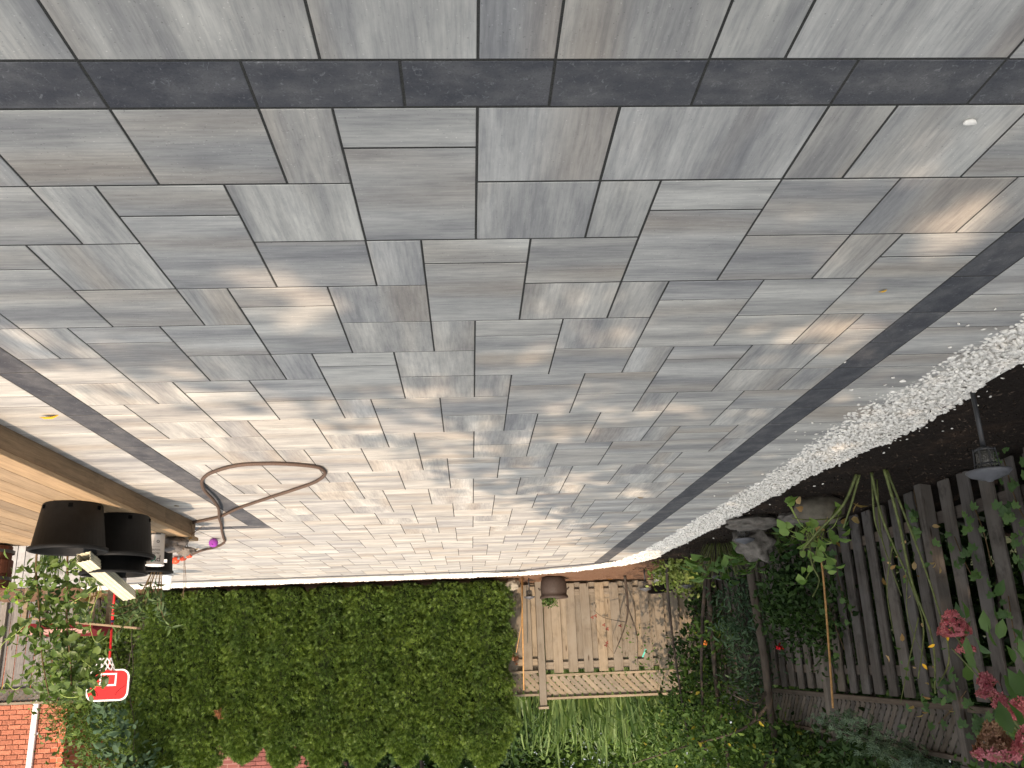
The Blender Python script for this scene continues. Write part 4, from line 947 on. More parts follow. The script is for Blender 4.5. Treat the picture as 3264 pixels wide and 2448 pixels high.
b = MB(); b.lathe([(0, 0), (.10, 0), (.09, .17), (0, .17)], (-2.74, 11.3, .02), 20); b.mk('stand', 'greyplastic', t, True)
# poles by the hedge and the bamboo stake
t = tag(MB().tube([(-.735, 11.62, -.02), (-.70, 11.62, 1.60)], .010, 8).mk('copper_pole', 'bamboo', None, True, None, (-.735, 11.62, 0)), 'tall thin copper-coloured pole standing between hedge and fence', 'pole')
tag(MB().tube([(-.76, 11.66, -.02), (-.70, 11.6, .7), (-.61, 11.6, 1.08)], .006, 6).mk('bent_cane', 'bamboo', None, True, None, (-.76, 11.66, 0)), 'thin bent cane leaning from the copper pole into the hedge', 'cane')
q = spline([(-3.06, 6.05, 0), (-3.05, 6.0, .45), (-3.02, 6.0, 1.0), (-2.97, 6.0, 1.66)], 6); t = thing('bamboo_stake', 'tall tan bamboo stake standing before the shaded fence', 'stake', (-3.06, 6.05, 0)); b = MB(); b.tube(q, .0095, 8); b.mk('cane', 'bamboo', t, True)
for z in (.35, .62, .9, 1.2, 1.45):
    p = min(q, key=lambda v: abs(v.z - z)); b = MB(); b.lathe([(.0096, -.004), (.0118, 0), (.0096, .004)], p, 10); b.mk('node', 'bamboo', t, True)
# plant tag and loose leaves
tag(board(None, 'plant_tag', (.022, .004, .13), (-2.575, 12.10, 1.155), 'teal', (0, math.radians(28), 0), 0), 'small teal plastic plant tag hanging before the back fence', 'plant tag')
lm_y = leaf_mesh('fallen_leaf', 'yellow', LEAF_N, .5)
def fallen(x, y, s, rz, lab, me=lm_y, z=.006):
    o = inst('fallen_leaf', me, None, (x, y, z), (random.uniform(-.15, .15), random.uniform(-.15, .15), rz), s); tag(o, lab, 'leaf')
fallen(2.03, 2.36, .095, 2.9, 'curled yellow leaf on the sunlit paver beside the deck', z=.012); fallen(-1.42, 1.05, .032, .8, 'tiny yellow leaf on the paver before the side band', z=.003); fallen(2.16, 4.83, .06, .4, 'brown leaf lying in the shadow beside the deck', leaf_mesh('fallen_leaf', 'dryleaf', LEAF_N, .5), .006)
fallen(-1.33, 5.05, .06, .3, 'small orange-brown leaf on the paving near the dark band', leaf_mesh('fallen_leaf', 'dryleaf', LEAF_N, .35)); fallen(-2.15, 11.9, .12, .2, 'yellow leaf at the foot of the back fence', z=.06); fallen(-2.47, 9.7, .05, 1.2, 'small yellow leaf on the gravel by the pale green bush', z=.02)

# ================================================================ VEGETATION
def limb(p0, p1, r0_, r1_, wob=.08, n=6):
    P0, P1 = Vector(p0), Vector(p1); pts_ = [P0.lerp(P1, i / n) + (rv() * wob * (P1 - P0).length * .5 if 0 < i < n else Vector()) for i in range(n + 1)]
    return spline(pts_, 3), r0_, r1_
def tube_taper(b, path, ra, rb, n=8): b.tube(path, [ra + (rb - ra) * i / (len(path) - 1) for i in range(len(path))], n)

# ---- cedar hedge, one tree after another
words = ['first', 'second', 'third', 'fourth', 'fifth', 'sixth', 'seventh', 'eighth', 'ninth']
tops = [2.62, 2.56, 2.52, 2.54, 2.57, 2.50, 2.36, 2.58, 2.62]
for i in range(9):
    cx = -0.16 + 0.575 * i; cy = 11.92 + random.uniform(-.05, .05); H = tops[i] + .03
    t = thing('cedar_tree', f'{words[i]} cedar of the clipped green hedge counting from the fence post', 'cedar tree', (cx, cy, 0), 'cedars of the hedge')
    b = MB(); tube_taper(b, [(cx, cy, -.1), (cx + .02, cy, .8), (cx, cy, 1.7), (cx, cy, H - .25)], .05, .01); b.mk('trunk', 'bark', t, True)
    n = 9800; z = 0.05 + (H - .05) * rng.random(n) ** 0.92; th = rng.random(n) * 2 * math.pi
    th = np.where(rng.random(n) < .62, -math.pi / 2 + (th - math.pi) * .55, th)          # more growth on the open side
    zz = z / H; Rz = np.where(zz < .78, .38 + .03 * np.sin(zz * 9 + i), .38 * np.clip((1.0 - zz) / .20, 0, 1) ** .55 + .012)
    Rz = Rz * np.where(zz < .06, .72 + zz * 4.6, 1)
    ns = np.array([noise.noise(Vector((cx + math.cos(a) * .9 + 3 * i, math.sin(a) * 1.2 + 7, q * 4.2))) for a, q in zip(th, z)]); ns2 = np.array([noise.noise(Vector((cx * 3 + math.cos(a) * 3.4, math.sin(a) * 3.4, q * 11))) for a, q in zip(th, z)])
    rr = Rz * (1 + .30 * ns + .30 * ns2) * (1 - .30 * rng.random(n) ** 2.2)
    P = np.stack([cx + rr * np.cos(th) * 1.0, cy + rr * np.sin(th) * 1.15, z], -1); P[:, 1] = np.maximum(P[:, 1], 11.92 - .40 - .05 * rng.random(n) + .10 * ns2)
    outd = np.stack([np.cos(th), np.sin(th), np.zeros(n)], -1)
    D = unit(outd * .75 + np.array([0, 0, .75]) + rng.normal(size=(n, 3)) * .5 * np.array([1, 1, .7])); Nn = unit(np.cross(D, rdir(n)) + outd * .3)
    V1 = scatter(SPRAY, P, D, Nn, .028 + .030 * rng.random(n))
    k2 = 900; z2 = H - np.abs(rng.normal(size=k2)) * .20; a2 = rng.random(k2) * 6.283; q2 = .26 * np.sqrt(np.clip((H - z2) / .4, 0, 1)) * np.sqrt(rng.random(k2))   # feathery leader
    P2 = np.stack([cx + q2 * np.cos(a2), cy + q2 * np.sin(a2), z2], -1); D2 = unit(np.array([0, 0, 1]) + rng.normal(size=(k2, 3)) * .35); V2 = scatter(SPRAY, P2, D2, np.cross(D2, rdir(k2)), .04 + .035 * rng.random(k2))
    Vh, Fh = join([V1, V2]); mk('crown', Vh, Fh, 'cedar', t, False, 'stuff')
    b = MB(); prof = [(0, .02), (.20, .02), (.27, .15), (.28, H * .5), (.26, H * .78), (.12, H * .9), (0, H * .95)]; b.lathe(prof, (cx, cy, 0), 14); b.mk('dark_core', 'cedarcore', t)  # solid core blocks the view through; inner shade is put into its colour
# little rusty dead sprays
for k, (x, y, z, lab) in enumerate(((-.60, 11.60, 1.18, 'rust-brown dead cedar spray hanging on the hedge corner by the fence'), (3.55, 11.42, 1.75, 'small rust-brown dead cedar spray on the hedge face'))):
    n = 22; P = np.array([x, y, z]) + rng.normal(size=(n, 3)) * np.array([.018, .018, .03]); Vs, Fs = scatter(SPRAY, P, unit(rdir(n) + np.array([0, 0, -.6])), rdir(n), .05); o = mk('dead_spray', Vs - np.array([x, y, z]), Fs, 'rust', None, False, None, (x, y, z)); tag(o, lab, 'dead foliage')

# ---- trees that close the view behind the hedge and the fences
def leafy_tree(name, label, base, crown, nleaf, size, mat, trunk_r=.07, cat='tree', group=None, shape=LEAF_S, clump=.16, wr=.6, bark='bark', limbs=5):
    x, y, z = base; t = thing(name, label, cat, base, group)
    c0 = Vector(crown[0][0]); b = MB(); p, ra, rb_ = limb(base, c0, trunk_r, trunk_r * .45, .05); tube_taper(b, p, ra, rb_, 9)
    for k in range(limbs):
        c, rad = crown[k % len(crown)]; s_ = p[int(len(p) * random.uniform(.45, .95)) - 1]; e = Vector(c) + Vector([random.uniform(-.6, .6) * q for q in rad]); q, ra, rb_ = limb(s_, e, trunk_r * .4, trunk_r * .08, .12, 4); tube_taper(b, q, ra, rb_, 6)
    b.mk('trunk', bark, t, True)
    tot = sum(r_[0] * r_[1] * r_[2] for _, r_ in crown); parts_ = [leaf_blob(c, r_, max(30, int(nleaf * r_[0] * r_[1] * r_[2] / tot)), size, shape, .35, wr, .4, clump) for c, r_ in crown]
    Vh, Fh = join(parts_); mk('crown', Vh, Fh, mat, t, False, 'stuff'); return t
leafy_tree('garden_tree', 'dark broadleaf tree behind the middle of the cedar hedge', (0.9, 14.6, -.1), [((0.9, 14.6, 3.0), (1.5, .9, 1.6)), ((2.0, 14.8, 2.7), (1.1, .8, 1.2)), ((-.4, 14.7, 2.4), (.9, .8, 1.3))], 5200, .13, 'darkleaf')
leafy_tree('garden_tree', 'dark spruce-like tree behind the hedge beside the dull brick house', (2.3, 15.6, -.1), [((2.3, 15.6, 3.3), (1.0, 1.0, 2.1)), ((1.6, 15.9, 2.4), (1.1, .8, 1.4))], 3200, .13, 'darkleaf')
leafy_tree('garden_tree', 'leafy green tree between the hedge and the orange brick house', (6.0, 13.4, -.1), [((5.75, 13.3, 2.4), (.75, .5, .9)), ((5.2, 13.2, 1.3), (.8, .5, 1.2)), ((6.1, 13.3, 1.2), (.6, .45, 1.0)), ((5.3, 13.4, 3.0), (.8, .5, .6))], 7000, .085, 'bushleaf', .06)
leafy_tree('dark_shrub', 'dense green conifer-like shrub left of the hedge end below the toy hoop', (5.05, 12.4, 0), [((5.0, 12.4, .95), (.75, .6, 1.0)), ((5.5, 12.7, 1.3), (.8, .6, 1.2)), ((4.75, 12.3, 1.9), (.55, .5, .6))], 6500, .055, 'cedar', .05, 'shrub', None, SPRAY, .12)
leafy_tree('feathery_shrub', 'dense feathery dark green shrub between the hedge end and the grey fence', (5.9, 12.8, 0), [((5.45, 12.7, 1.1), (.6, .4, 1.2)), ((6.1, 12.8, 1.0), (.5, .4, 1.15)), ((5.3, 12.6, 2.1), (.5, .4, .5))], 5200, .06, 'cedar', .03, 'shrub', None, SPRAY, .13)
leafy_tree('pale_shrub', 'grey-green large-leaved shrub overhanging the end of the hedge', (5.3, 12.6, 0), [((4.65, 11.35, 2.15), (.36, .3, .42)), ((4.9, 11.4, 1.7), (.3, .3, .3))], 420, .11, 'blueleaf', .01, 'shrub', None, LEAF_N, .12, .6, 'bark', 1)
for k, (x, y, zc, r_, lab) in enumerate(((-5.2, 2.6, 2.1, 1.5, 'dark tree beyond the grey fence nearest the camera'), (-5.3, 5.6, 2.6, 1.6, 'dark tree beyond the grey fence behind the bamboo stake'), (-5.2, 8.6, 2.7, 1.6, 'dark tree beyond the grey fence behind the tree trunk'), (-5.0, 11.8, 2.7, 1.7, 'dark tree beyond the corner where the two fences meet'))):
    leafy_tree('neighbour_tree', lab, (x - .6, y, -.1), [((x, y, zc), (1.1, r_, 1.5)), ((x + .3, y + .8, zc + .8), (1.1, 1.3, .9)), ((x - .2, y - .3, .8), (.9, r_, .9)), ((x, y + 1.3, 1.6), (.9, 1.2, 1.3))], 9500, .13, 'darkleaf', .09, 'tree', 'trees beyond the grey fence')

for k, (x, y, lab) in enumerate(((-7.6, 16.5, 'dark tree in the far background above the grey fence corner'), (-4.6, 17.0, 'dark tree in the far background behind the shaded fence end'), (-1.8, 17.2, 'dark tree in the far background above the reeds'), (.8, 18.0, 'dark tree in the far background above the hedge by the fence'))):
    leafy_tree('background_tree', lab, (x, y, -.1), [((x, y, 3.0), (1.9, .8, 2.2)), ((x + .3, y, 1.2), (1.9, .7, 1.3)), ((x, y + .3, 5.0), (1.7, .8, 1.4))], 7500, .23, 'darkleaf', .12, 'tree', 'far background trees', LEAF_S, .25)
leafy_tree('gap_foliage', 'added hedge-like dark leaf mass close behind the grey fence, darkening its gaps', (-4.35, 6.5, 0), [((-4.3, 2.6 + 1.5 * k, .9), (.35, 1.0, .95)) for k in range(7)], 9000, .10, 'darkleaf', .04, 'hedge')  # leaf mass added behind the boards so the gaps read dark
# ---- tall reeds behind the back fence
def grass_clump(name, label, base, n, H, W, spread, mat, cat='ornamental grass', droop=1.0, group=None):
    t = thing(name, label, cat, base, group); x, y, z = base; K = 9; V = np.zeros((n, K, 2, 3)); 
    a = rng.random(n) * 6.283; r_ = np.sqrt(rng.random(n)) * spread; h = H * (.55 + .5 * rng.random(n)); lean = (.12 + .5 * rng.random(n)) * H * .55 * droop; w = W * (.6 + .7 * rng.random(n)); la = a + rng.normal(size=n) * .7
    side = la + 1.57 + rng.normal(size=n) * .5
    for k in range(K):
        f = k / (K - 1); hh = h * (1 - (1 - f) ** 1.7) - h * .42 * droop * np.clip(f - .62, 0, 1) ** 1.4 * 2.6 * np.clip(lean / (H * .3), .3, 1.4); rad = lean * f ** 2.2
        ctr = np.stack([x + r_ * np.cos(a) + rad * np.cos(la), y + r_ * np.sin(a) * .6 + rad * np.sin(la), z + hh], -1); ww = w * (1 - f ** 3) * (.45 + .9 * f * (1 - f) * 2) * .5
        o = np.stack([np.cos(side), np.sin(side), .25 * np.sin(a * 5)], -1) * ww[:, None]; V[:, k, 0] = ctr + o; V[:, k, 1] = ctr - o
    base_i = (np.arange(n) * K * 2)[:, None]; q = []
    for k in range(K - 1): q.append(np.concatenate([base_i + 2 * k, base_i + 2 * k + 1, base_i + 2 * k + 3, base_i + 2 * k + 2], 1))
    mk('blades', V.reshape(-1, 3), np.concatenate(q), mat, t, True, 'stuff'); return t
gl = 'tall arching reeds behind the back fence'
for i, (x, y, n, H, lab) in enumerate(((-0.75, 13.5, 150, 2.9, 'arching reeds between the hedge and the fence post'), (-1.55, 13.3, 230, 3.0, 'thick arching reeds right of the fence post above the lattice'), (-2.35, 13.4, 210, 3.1, 'arching reeds above the middle of the lattice'), (-3.2, 13.5, 170, 3.0, 'arching reeds above the shaded end of the back fence'))):
    grass_clump('reed_clump', lab, (x, y, 0), n, H, .045, .42, 'reed', 'reeds', 1.0, gl)
leafy_tree('blue_spruce', 'blue-green spruce behind the reeds next to the hedge', (-.35, 14.6, 0), [((-.4, 14.6, 2.3), (.6, .6, 1.4)), ((-.75, 14.5, 1.4), (.5, .5, 1.2))], 2600, .075, 'blueleaf', .06, 'tree', None, SPRAY, .1)
leafy_tree('leafy_bush', 'loose green bush with yellowish leaves behind the reeds', (-3.0, 14.6, 0), [((-2.6, 14.5, 2.1), (1.2, .6, 1.3)), ((-1.4, 14.7, 2.0), (1.0, .5, 1.2)), ((-3.7, 14.2, 2.6), (1.0, .7, 1.2)), ((-2.2, 14.9, 3.0), (1.8, .5, .9))], 11000, .11, 'bushleaf', .05, 'bush')

# ---- trees standing in the shaded bed
def bed_tree(label, stems, crown, nleaf, size, mat):
    t = thing('bed_tree', label, 'tree', stems[0][0][0])
    for path, ra, rb_ in stems: b = MB(); tube_taper(b, spline(path, 6), ra, rb_, 10); b.mk('trunk', 'bark', t, True)
    tot = sum(r_[0] * r_[1] * r_[2] for _, r_ in crown); Vh, Fh = join([leaf_blob(c, r_, int(nleaf * r_[0] * r_[1] * r_[2] / tot), size, LEAF_N, .2, .55, .4, .12) for c, r_ in crown]); mk('crown', Vh, Fh, mat, t, False, 'stuff')
    return t
bed_tree('single straight-trunked young tree rising behind the upright rock', [([(-3.13, 8.3, -.05), (-3.14, 8.3, .3), (-3.16, 8.3, .8), (-3.185, 8.3, 1.35), (-3.18, 8.3, 1.8), (-3.22, 8.3, 2.3), (-3.28, 8.3, 2.7), (-3.3, 8.2, 3.3)], .052, .032), ([(-3.17, 8.3, 1.6), (-3.0, 8.2, 1.72), (-2.75, 8.2, 1.62)], .018, .006), ([(-3.16, 8.3, 1.75), (-2.9, 8.5, 2.0), (-2.3, 8.8, 2.18), (-1.75, 9.0, 2.35)], .02, .005), ([(-3.2, 8.3, 2.1), (-2.9, 8.0, 2.4), (-2.6, 7.8, 2.6)], .018, .006)],
         [((-2.75, 8.5, 2.15), (.75, .6, .42)), ((-3.3, 8.0, 2.45), (.6, .8, .4)), ((-2.2, 8.9, 2.4), (.6, .5, .3)), ((-3.3, 8.2, 3.2), (1.1, 1.1, .6))], 5200, .066, 'midleaf')
bed_tree('forked slender tree with brown stems behind the lattice end of the back fence', [([(-2.95, 9.5, -.05), (-2.95, 9.5, .2), (-2.86, 9.5, .7), (-2.81, 9.5, 1.05), (-2.77, 9.5, 1.4), (-2.7, 9.5, 2.4)], .028, .014), ([(-2.98, 9.52, -.05), (-2.97, 9.52, .3), (-2.95, 9.52, 1.05), (-2.94, 9.5, 1.65), (-3.0, 9.5, 2.6)], .04, .02), ([(-2.55, 9.9, 0), (-2.53, 9.9, .5), (-2.55, 9.9, 1.2), (-2.6, 9.8, 2.2)], .022, .01)],
         [((-2.85, 9.7, 1.75), (.5, .5, .5)), ((-2.5, 9.7, 2.3), (.7, .6, .5)), ((-3.2, 9.5, 2.2), (.5, .6, .6)), ((-3.05, 9.6, 1.1), (.3, .4, .4))], 3000, .065, 'midleaf')
bed_tree('thin dark-stemmed maple sapling in front of the sunlit fence', [([(-2.33, 11.9, 0), (-2.34, 11.9, .5), (-2.27, 11.95, .8), (-2.1, 12.0, 1.15)], .02, .005), ([(-2.33, 11.9, .45), (-2.45, 11.9, .9), (-2.42, 11.95, 1.35)], .012, .003), ([(-2.3, 11.9, .7), (-2.0, 12.05, .62), (-1.85, 12.1, .5)], .006, .002)], [((-2.55, 11.9, 1.35), (.14, .15, .3)), ((-2.4, 11.9, .9), (.16, .12, .25))], 90, .05, 'midleaf')
ml = leaf_mesh('leaf', 'maple', LEAF_N, .8); mt_ = thing('maple_leaves', 'sparse dark red maple leaves on a twig before the sunlit fence', 'twig', (-1.95, 12.15, 1))
b = MB(); b.tube(spline([(-2.1, 12.0, 1.15), (-1.95, 12.15, .9), (-1.82, 12.18, .62)], 5), .0025, 5); b.mk('twig', 'twig', mt_, True)
for (x, z) in ((-1.83, .60), (-1.88, .58), (-2.0, .72), (-2.05, .78), (-2.03, .98), (-2.01, 1.02), (-2.25, .74)):
    for k in range(3): inst('leaf', ml, mt_, (x, 12.17, z), orient((math.cos(2.1 * k), -.3, math.sin(2.1 * k)), (0, -1, .2)), .034)

# ---- shrubs and leaves of the bed
leafy_tree('dark_shrub', 'dense dark green shrub against the grey fence behind the tree trunk', (-3.3, 7.4, 0), [((-3.28, 7.5, .75), (.22, .55, .42)), ((-3.25, 7.1, .5), (.2, .4, .3)), ((-3.3, 7.2, 1.05), (.2, .5, .35)), ((-3.3, 6.7, .8), (.16, .35, .3))], 2300, .06, 'darkleaf', .02, 'shrub', None, LEAF_N, .1)
leafy_tree('blue_shrub', 'blue-green narrow-leaved shrub leaning on the fence between the trunks', (-3.2, 9.0, 0), [((-3.25, 9.1, .9), (.2, .6, .7)), ((-3.15, 8.8, 1.3), (.2, .4, .5))], 1300, .085, 'blueleaf', .02, 'shrub', None, LEAF_N, .12, .3)
leafy_tree('pale_bush', 'pale yellow-green variegated bush at the bend of the gravel', (-2.72, 10.15, 0), [((-2.75, 10.2, .19), (.33, .4, .22)), ((-2.6, 9.9, .12), (.2, .3, .15))], 1100, .06, 'variegated', .015, 'bush', None, LEAF_N, .08)
def leaf_plant(label, base, n, stem_len, size, me, spread, cat='plant', up=.9, name='leafy_plant', stem_mat='cane'):
    t = thing(name, label, cat, base)
    for k in range(n):
        w = random.uniform(0, 6.283); r_ = random.random() ** .5; p0 = Vector(base) + Vector((math.cos(w), math.sin(w), 0)) * r_ * spread[0] * .6; hgt = stem_len * random.uniform(.45, 1.1)
        p1 = p0 + Vector((math.cos(w) * spread[0] * .6 * r_, math.sin(w) * spread[1] * .6 * r_, hgt)); b = MB(); b.tube([p0, p0.lerp(p1, .5) + Vector((0, 0, hgt * .1)), p1], .003, 5, False); b.mk('stem', stem_mat, t)
        D = Vector((math.cos(w), math.sin(w), random.uniform(-.5, .35))) + rv() * .3; inst('leaf', random.choice(me), t, p1, orient(D, Vector((0, 0, 1)) + rv() * .45), size * random.uniform(.7, 1.25))
    return t
broad = [leaf_mesh('leaf', 'broad', LEAF_N, w) for w in (.55, .7)]
leaf_plant('broad-leaved green plants with drooping leaves behind the gravel edge', (-2.83, 8.35, .0), 70, .34, .20, broad, (.33, .55), 'plant', .9, 'broad_leaf_plant')
leaf_plant('broad green leaves around the base of the upright rock', (-3.05, 7.35, .0), 42, .30, .17, broad, (.28, .35), 'plant', .9, 'broad_leaf_plant')
leaf_plant('low broad leaves between the flat rock and the boulder', (-3.15, 6.35, .0), 22, .22, .15, broad, (.22, .3), 'plant', .9, 'broad_leaf_plant')
# drooping hosta-like stems over the boulder
hosta = [leaf_mesh('leaf', 'hosta', LEAF_N, w) for w in (.72, .85)]; t = thing('wilting_plant', 'wilting plant with round green and dry leaves drooping over the boulder', 'plant', (-2.72, 5.25, 0))
spots = [(-2.52, .04), (-2.46, .08), (-2.56, .30), (-2.60, .28), (-2.66, .27), (-2.55, .42), (-2.70, .40), (-2.78, .40), (-2.84, .38), (-2.60, .52), (-2.72, .48), (-2.9, .36), (-2.97, .08), (-2.64, .36), (-2.58, .6), (-2.5, .24), (-2.76, .52), (-2.68, .6), (-2.86, .55), (-2.62, .66)]
for k, (x, z) in enumerate(spots):
    y = 5.1 + random.uniform(-.1, .25); p1 = Vector((x, y, z)); p0 = Vector((-2.78 + random.uniform(-.1, .1), 5.35, .28)); b = MB(); b.tube(spline([p0, p0.lerp(p1, .5) + Vector((0, 0, .05)), p1], 4), .0035, 5, False); b.mk('stem', 'shoot', t, True)
    for j in range(2): inst('leaf', random.choice(hosta), t, p1 + rv() * .03, orient(Vector((random.uniform(-1, 1), -.4, random.uniform(-.8, .4))), Vector((0, -.7, .7)) + rv() * .5), random.uniform(.07, .115))
for k, (x, z) in enumerate(((-2.55, .10), (-2.57, .14), (-2.75, .24), (-2.74, .30), (-2.92, .25), (-2.96, .22), (-2.98, .10), (-3.02, .1), (-2.80, .38), (-2.82, .40))): inst('dry_leaf', dl, t, (x, 5.08 + random.uniform(-.1, .1), z), orient(rv(), rv()), random.uniform(.07, .12))
for pp in ([(-3.0, 5.3, .16), (-2.8, 5.1, .21), (-2.6, 5.05, .22), (-2.48, 5.05, .2)], [(-2.9, 5.2, .12), (-2.75, 5.1, .28), (-2.52, 5.05, .46)], [(-2.62, 5.1, .3), (-2.60, 5.08, .55), (-2.64, 5.08, .68), (-2.57, 5.08, .8)]): b = MB(); tube_taper(b, spline(pp, 6), .007, .004, 6); b.mk('stem', 'cane', t, True)

# green canes leaning towards the fence
t = thing('rose_canes', 'long bare green canes leaning up from the soil in front of the grey fence', 'rose canes', (-2.9, 4.35, 0))
cn = [([(-2.87, 4.22, 0), (-2.95, 4.3, .35), (-3.02, 4.4, .75), (-3.12, 4.45, 1.15), (-3.1, 4.5, 1.5)], .012), ([(-2.9, 4.25, 0), (-3.02, 4.3, .4), (-3.16, 4.4, .85), (-3.22, 4.45, 1.25), (-3.1, 4.45, 1.45)], .009), ([(-2.82, 4.32, 0), (-2.86, 4.36, .28), (-2.93, 4.4, .5), (-3.02, 4.45, .72), (-3.1, 4.5, 1.05), (-3.0, 4.5, 1.4)], .010),
      ([(-2.84, 4.35, 0), (-2.83, 4.4, .3), (-2.86, 4.42, .45)], .009), ([(-2.99, 4.6, 0), (-2.93, 4.55, .35), (-2.92, 4.5, .55), (-2.98, 4.5, .85)], .007), ([(-2.74, 4.38, 0), (-2.66, 4.5, .2), (-2.55, 4.75, .35), (-2.5, 4.95, .45)], .012), ([(-2.77, 4.40, 0), (-2.72, 4.5, .2), (-2.68, 4.6, .35)], .011), ([(-2.93, 4.4, .5), (-2.86, 4.45, .8), (-2.88, 4.5, 1.1)], .005), ([(-3.05, 4.45, 1.0), (-2.95, 4.5, 1.3), (-2.85, 4.5, 1.55)], .005), ([(-3.02, 4.45, .72), (-3.0, 4.5, 1.0), (-3.08, 4.5, 1.3)], .004)]
for pp, r_ in cn: b = MB(); tube_taper(b, spline(pp, 6), r_, r_ * .45, 7); b.mk('cane', 'cane', t, True)
cl = [leaf_mesh('leaf', 'creeper', LEAF_N, .6)]
for k in range(70): 
    z = random.choice((random.gauss(.62, .1), random.gauss(1.25, .2), random.gauss(1.55, .15))); inst('leaf', cl[0] if random.random() < .55 else dl, t, (-3.05 + random.gauss(0, .13), 4.5 + random.uniform(-.15, .15), z), orient(rv(), rv() + Vector((0, -.5, .8))), random.uniform(.03, .07))
for (x, z) in ((-3.08, 1.18), (-3.17, 1.12), (-3.18, 1.09), (-2.97, 1.3)): inst('yellow_petal', lm_y, t, (x, 4.35, z), orient(rv(), (0, -1, .3)), .05)

# Virginia creeper: five-part leaves on the side fence
V5 = []; F5 = []
for k in range(5):
    a = math.radians(-84 + 42 * k); L_ = 1 - .14 * abs(k - 2); c, s_ = math.cos(a), math.sin(a); lv_, lf_ = LEAF_N; b0 = len(V5)
    for vx, vy, vz in lv_: vx, vy = vx * L_, vy * .72 * L_; V5.append((vx * c - vy * s_, vx * s_ + vy * c, vz * .6 - .08 * vx)); 
    F5 += [[i + b0 for i in f] for f in lf_.tolist()]
cre5 = mesh_of('leaf', V5, F5, 'creeper', True)
def creeper(label, spots_, n, base):
    t = thing('creeper_vine', label, 'vine', base)
    for (y0, z0, y1, z1) in spots_:
        b = MB(); q = spline([(-3.44, y0, z0), (-3.42, (y0 + y1) / 2 + random.uniform(-.1, .1), (z0 + z1) / 2), (-3.43, y1, z1)], 6); b.tube(q, .004, 5); b.mk('stem', 'vinestem', t, True)
        for k in range(n):
            p = random.choice(q) + Vector((random.uniform(.02, .10), random.uniform(-.13, .13), random.uniform(-.12, .12))); inst('leaf', cre5, t, p, orient(Vector((.3, random.uniform(-.6, .6), -1)), Vector((.9, -.45, .35)) + rv() * .8), random.uniform(.038, .068))
    return t
creeper('green creeper covering the fence boards behind the nearest path light', [(3.75, .05, 3.45, .75), (3.4, .2, 3.2, .95), (3.65, .6, 3.35, 1.3), (3.2, .8, 3.05, 1.5)], 26, (-3.44, 3.5, 0))
creeper('sparse green creeper leaves on the fence near the leaning canes', [(4.95, .02, 4.85, .3), (4.5, .45, 4.35, .75), (4.2, .25, 4.1, .7), (4.0, .9, 3.8, 1.5)], 9, (-3.44, 4.5, 0))
creeper('creeper trailing over the lattice top of the grey fence', [(5.2, 1.75, 4.7, 1.5), (4.6, 1.9, 4.2, 1.6), (4.3, 1.6, 3.9, 1.85)], 14, (-3.44, 4.6, 1.5))
creeper('dark creeper climbing the fence beyond the bamboo stake', [(6.6, .3, 6.4, .9), (6.9, .5, 6.7, 1.2), (10.4, .7, 10.2, 1.5)], 16, (-3.44, 6.6, 0))

# hanging hydrangea heads at the near corner
FL = (np.array([[0, 0, 0], [.5, .3, .12], [1, 0, .1], [.5, -.3, .12], [-.3, .5, .12], [0, 1, .1], [.3, .5, .12], [-.5, -.3, .12], [-1, 0, .1], [-.5, .3, .12], [.3, -.5, .12], [0, -1, .1], [-.3, -.5, .12]], float),
      np.array([[0, 3, 2], [0, 2, 1], [0, 6, 5], [0, 5, 4], [0, 9, 8], [0, 8, 7], [0, 12, 11], [0, 11, 10]]))
t = thing('hydrangea', 'hydrangea with drooping pink flower heads overhanging the near corner', 'hydrangea', (-3.1, 1.5, 0))
heads = [((-2.39, 2.8, 1.08), .095, .13, 'pink', 240), ((-2.43, 2.8, 1.19), .05, .06, 'pink', 80), ((-2.22, 2.3, 1.33), .05, .05, 'pink', 80), ((-2.20, 2.28, 1.37), .05, .06, 'pink', 80), ((-2.15, 2.1, 1.41), .045, .055, 'pink', 80), ((-2.11, 1.9, 1.43), .065, .08, 'pink', 120), ((-1.81, 1.6, 1.51), .085, .12, 'rusty', 330), ((-1.88, 1.5, 1.50), .07, .09, 'pink', 150)]
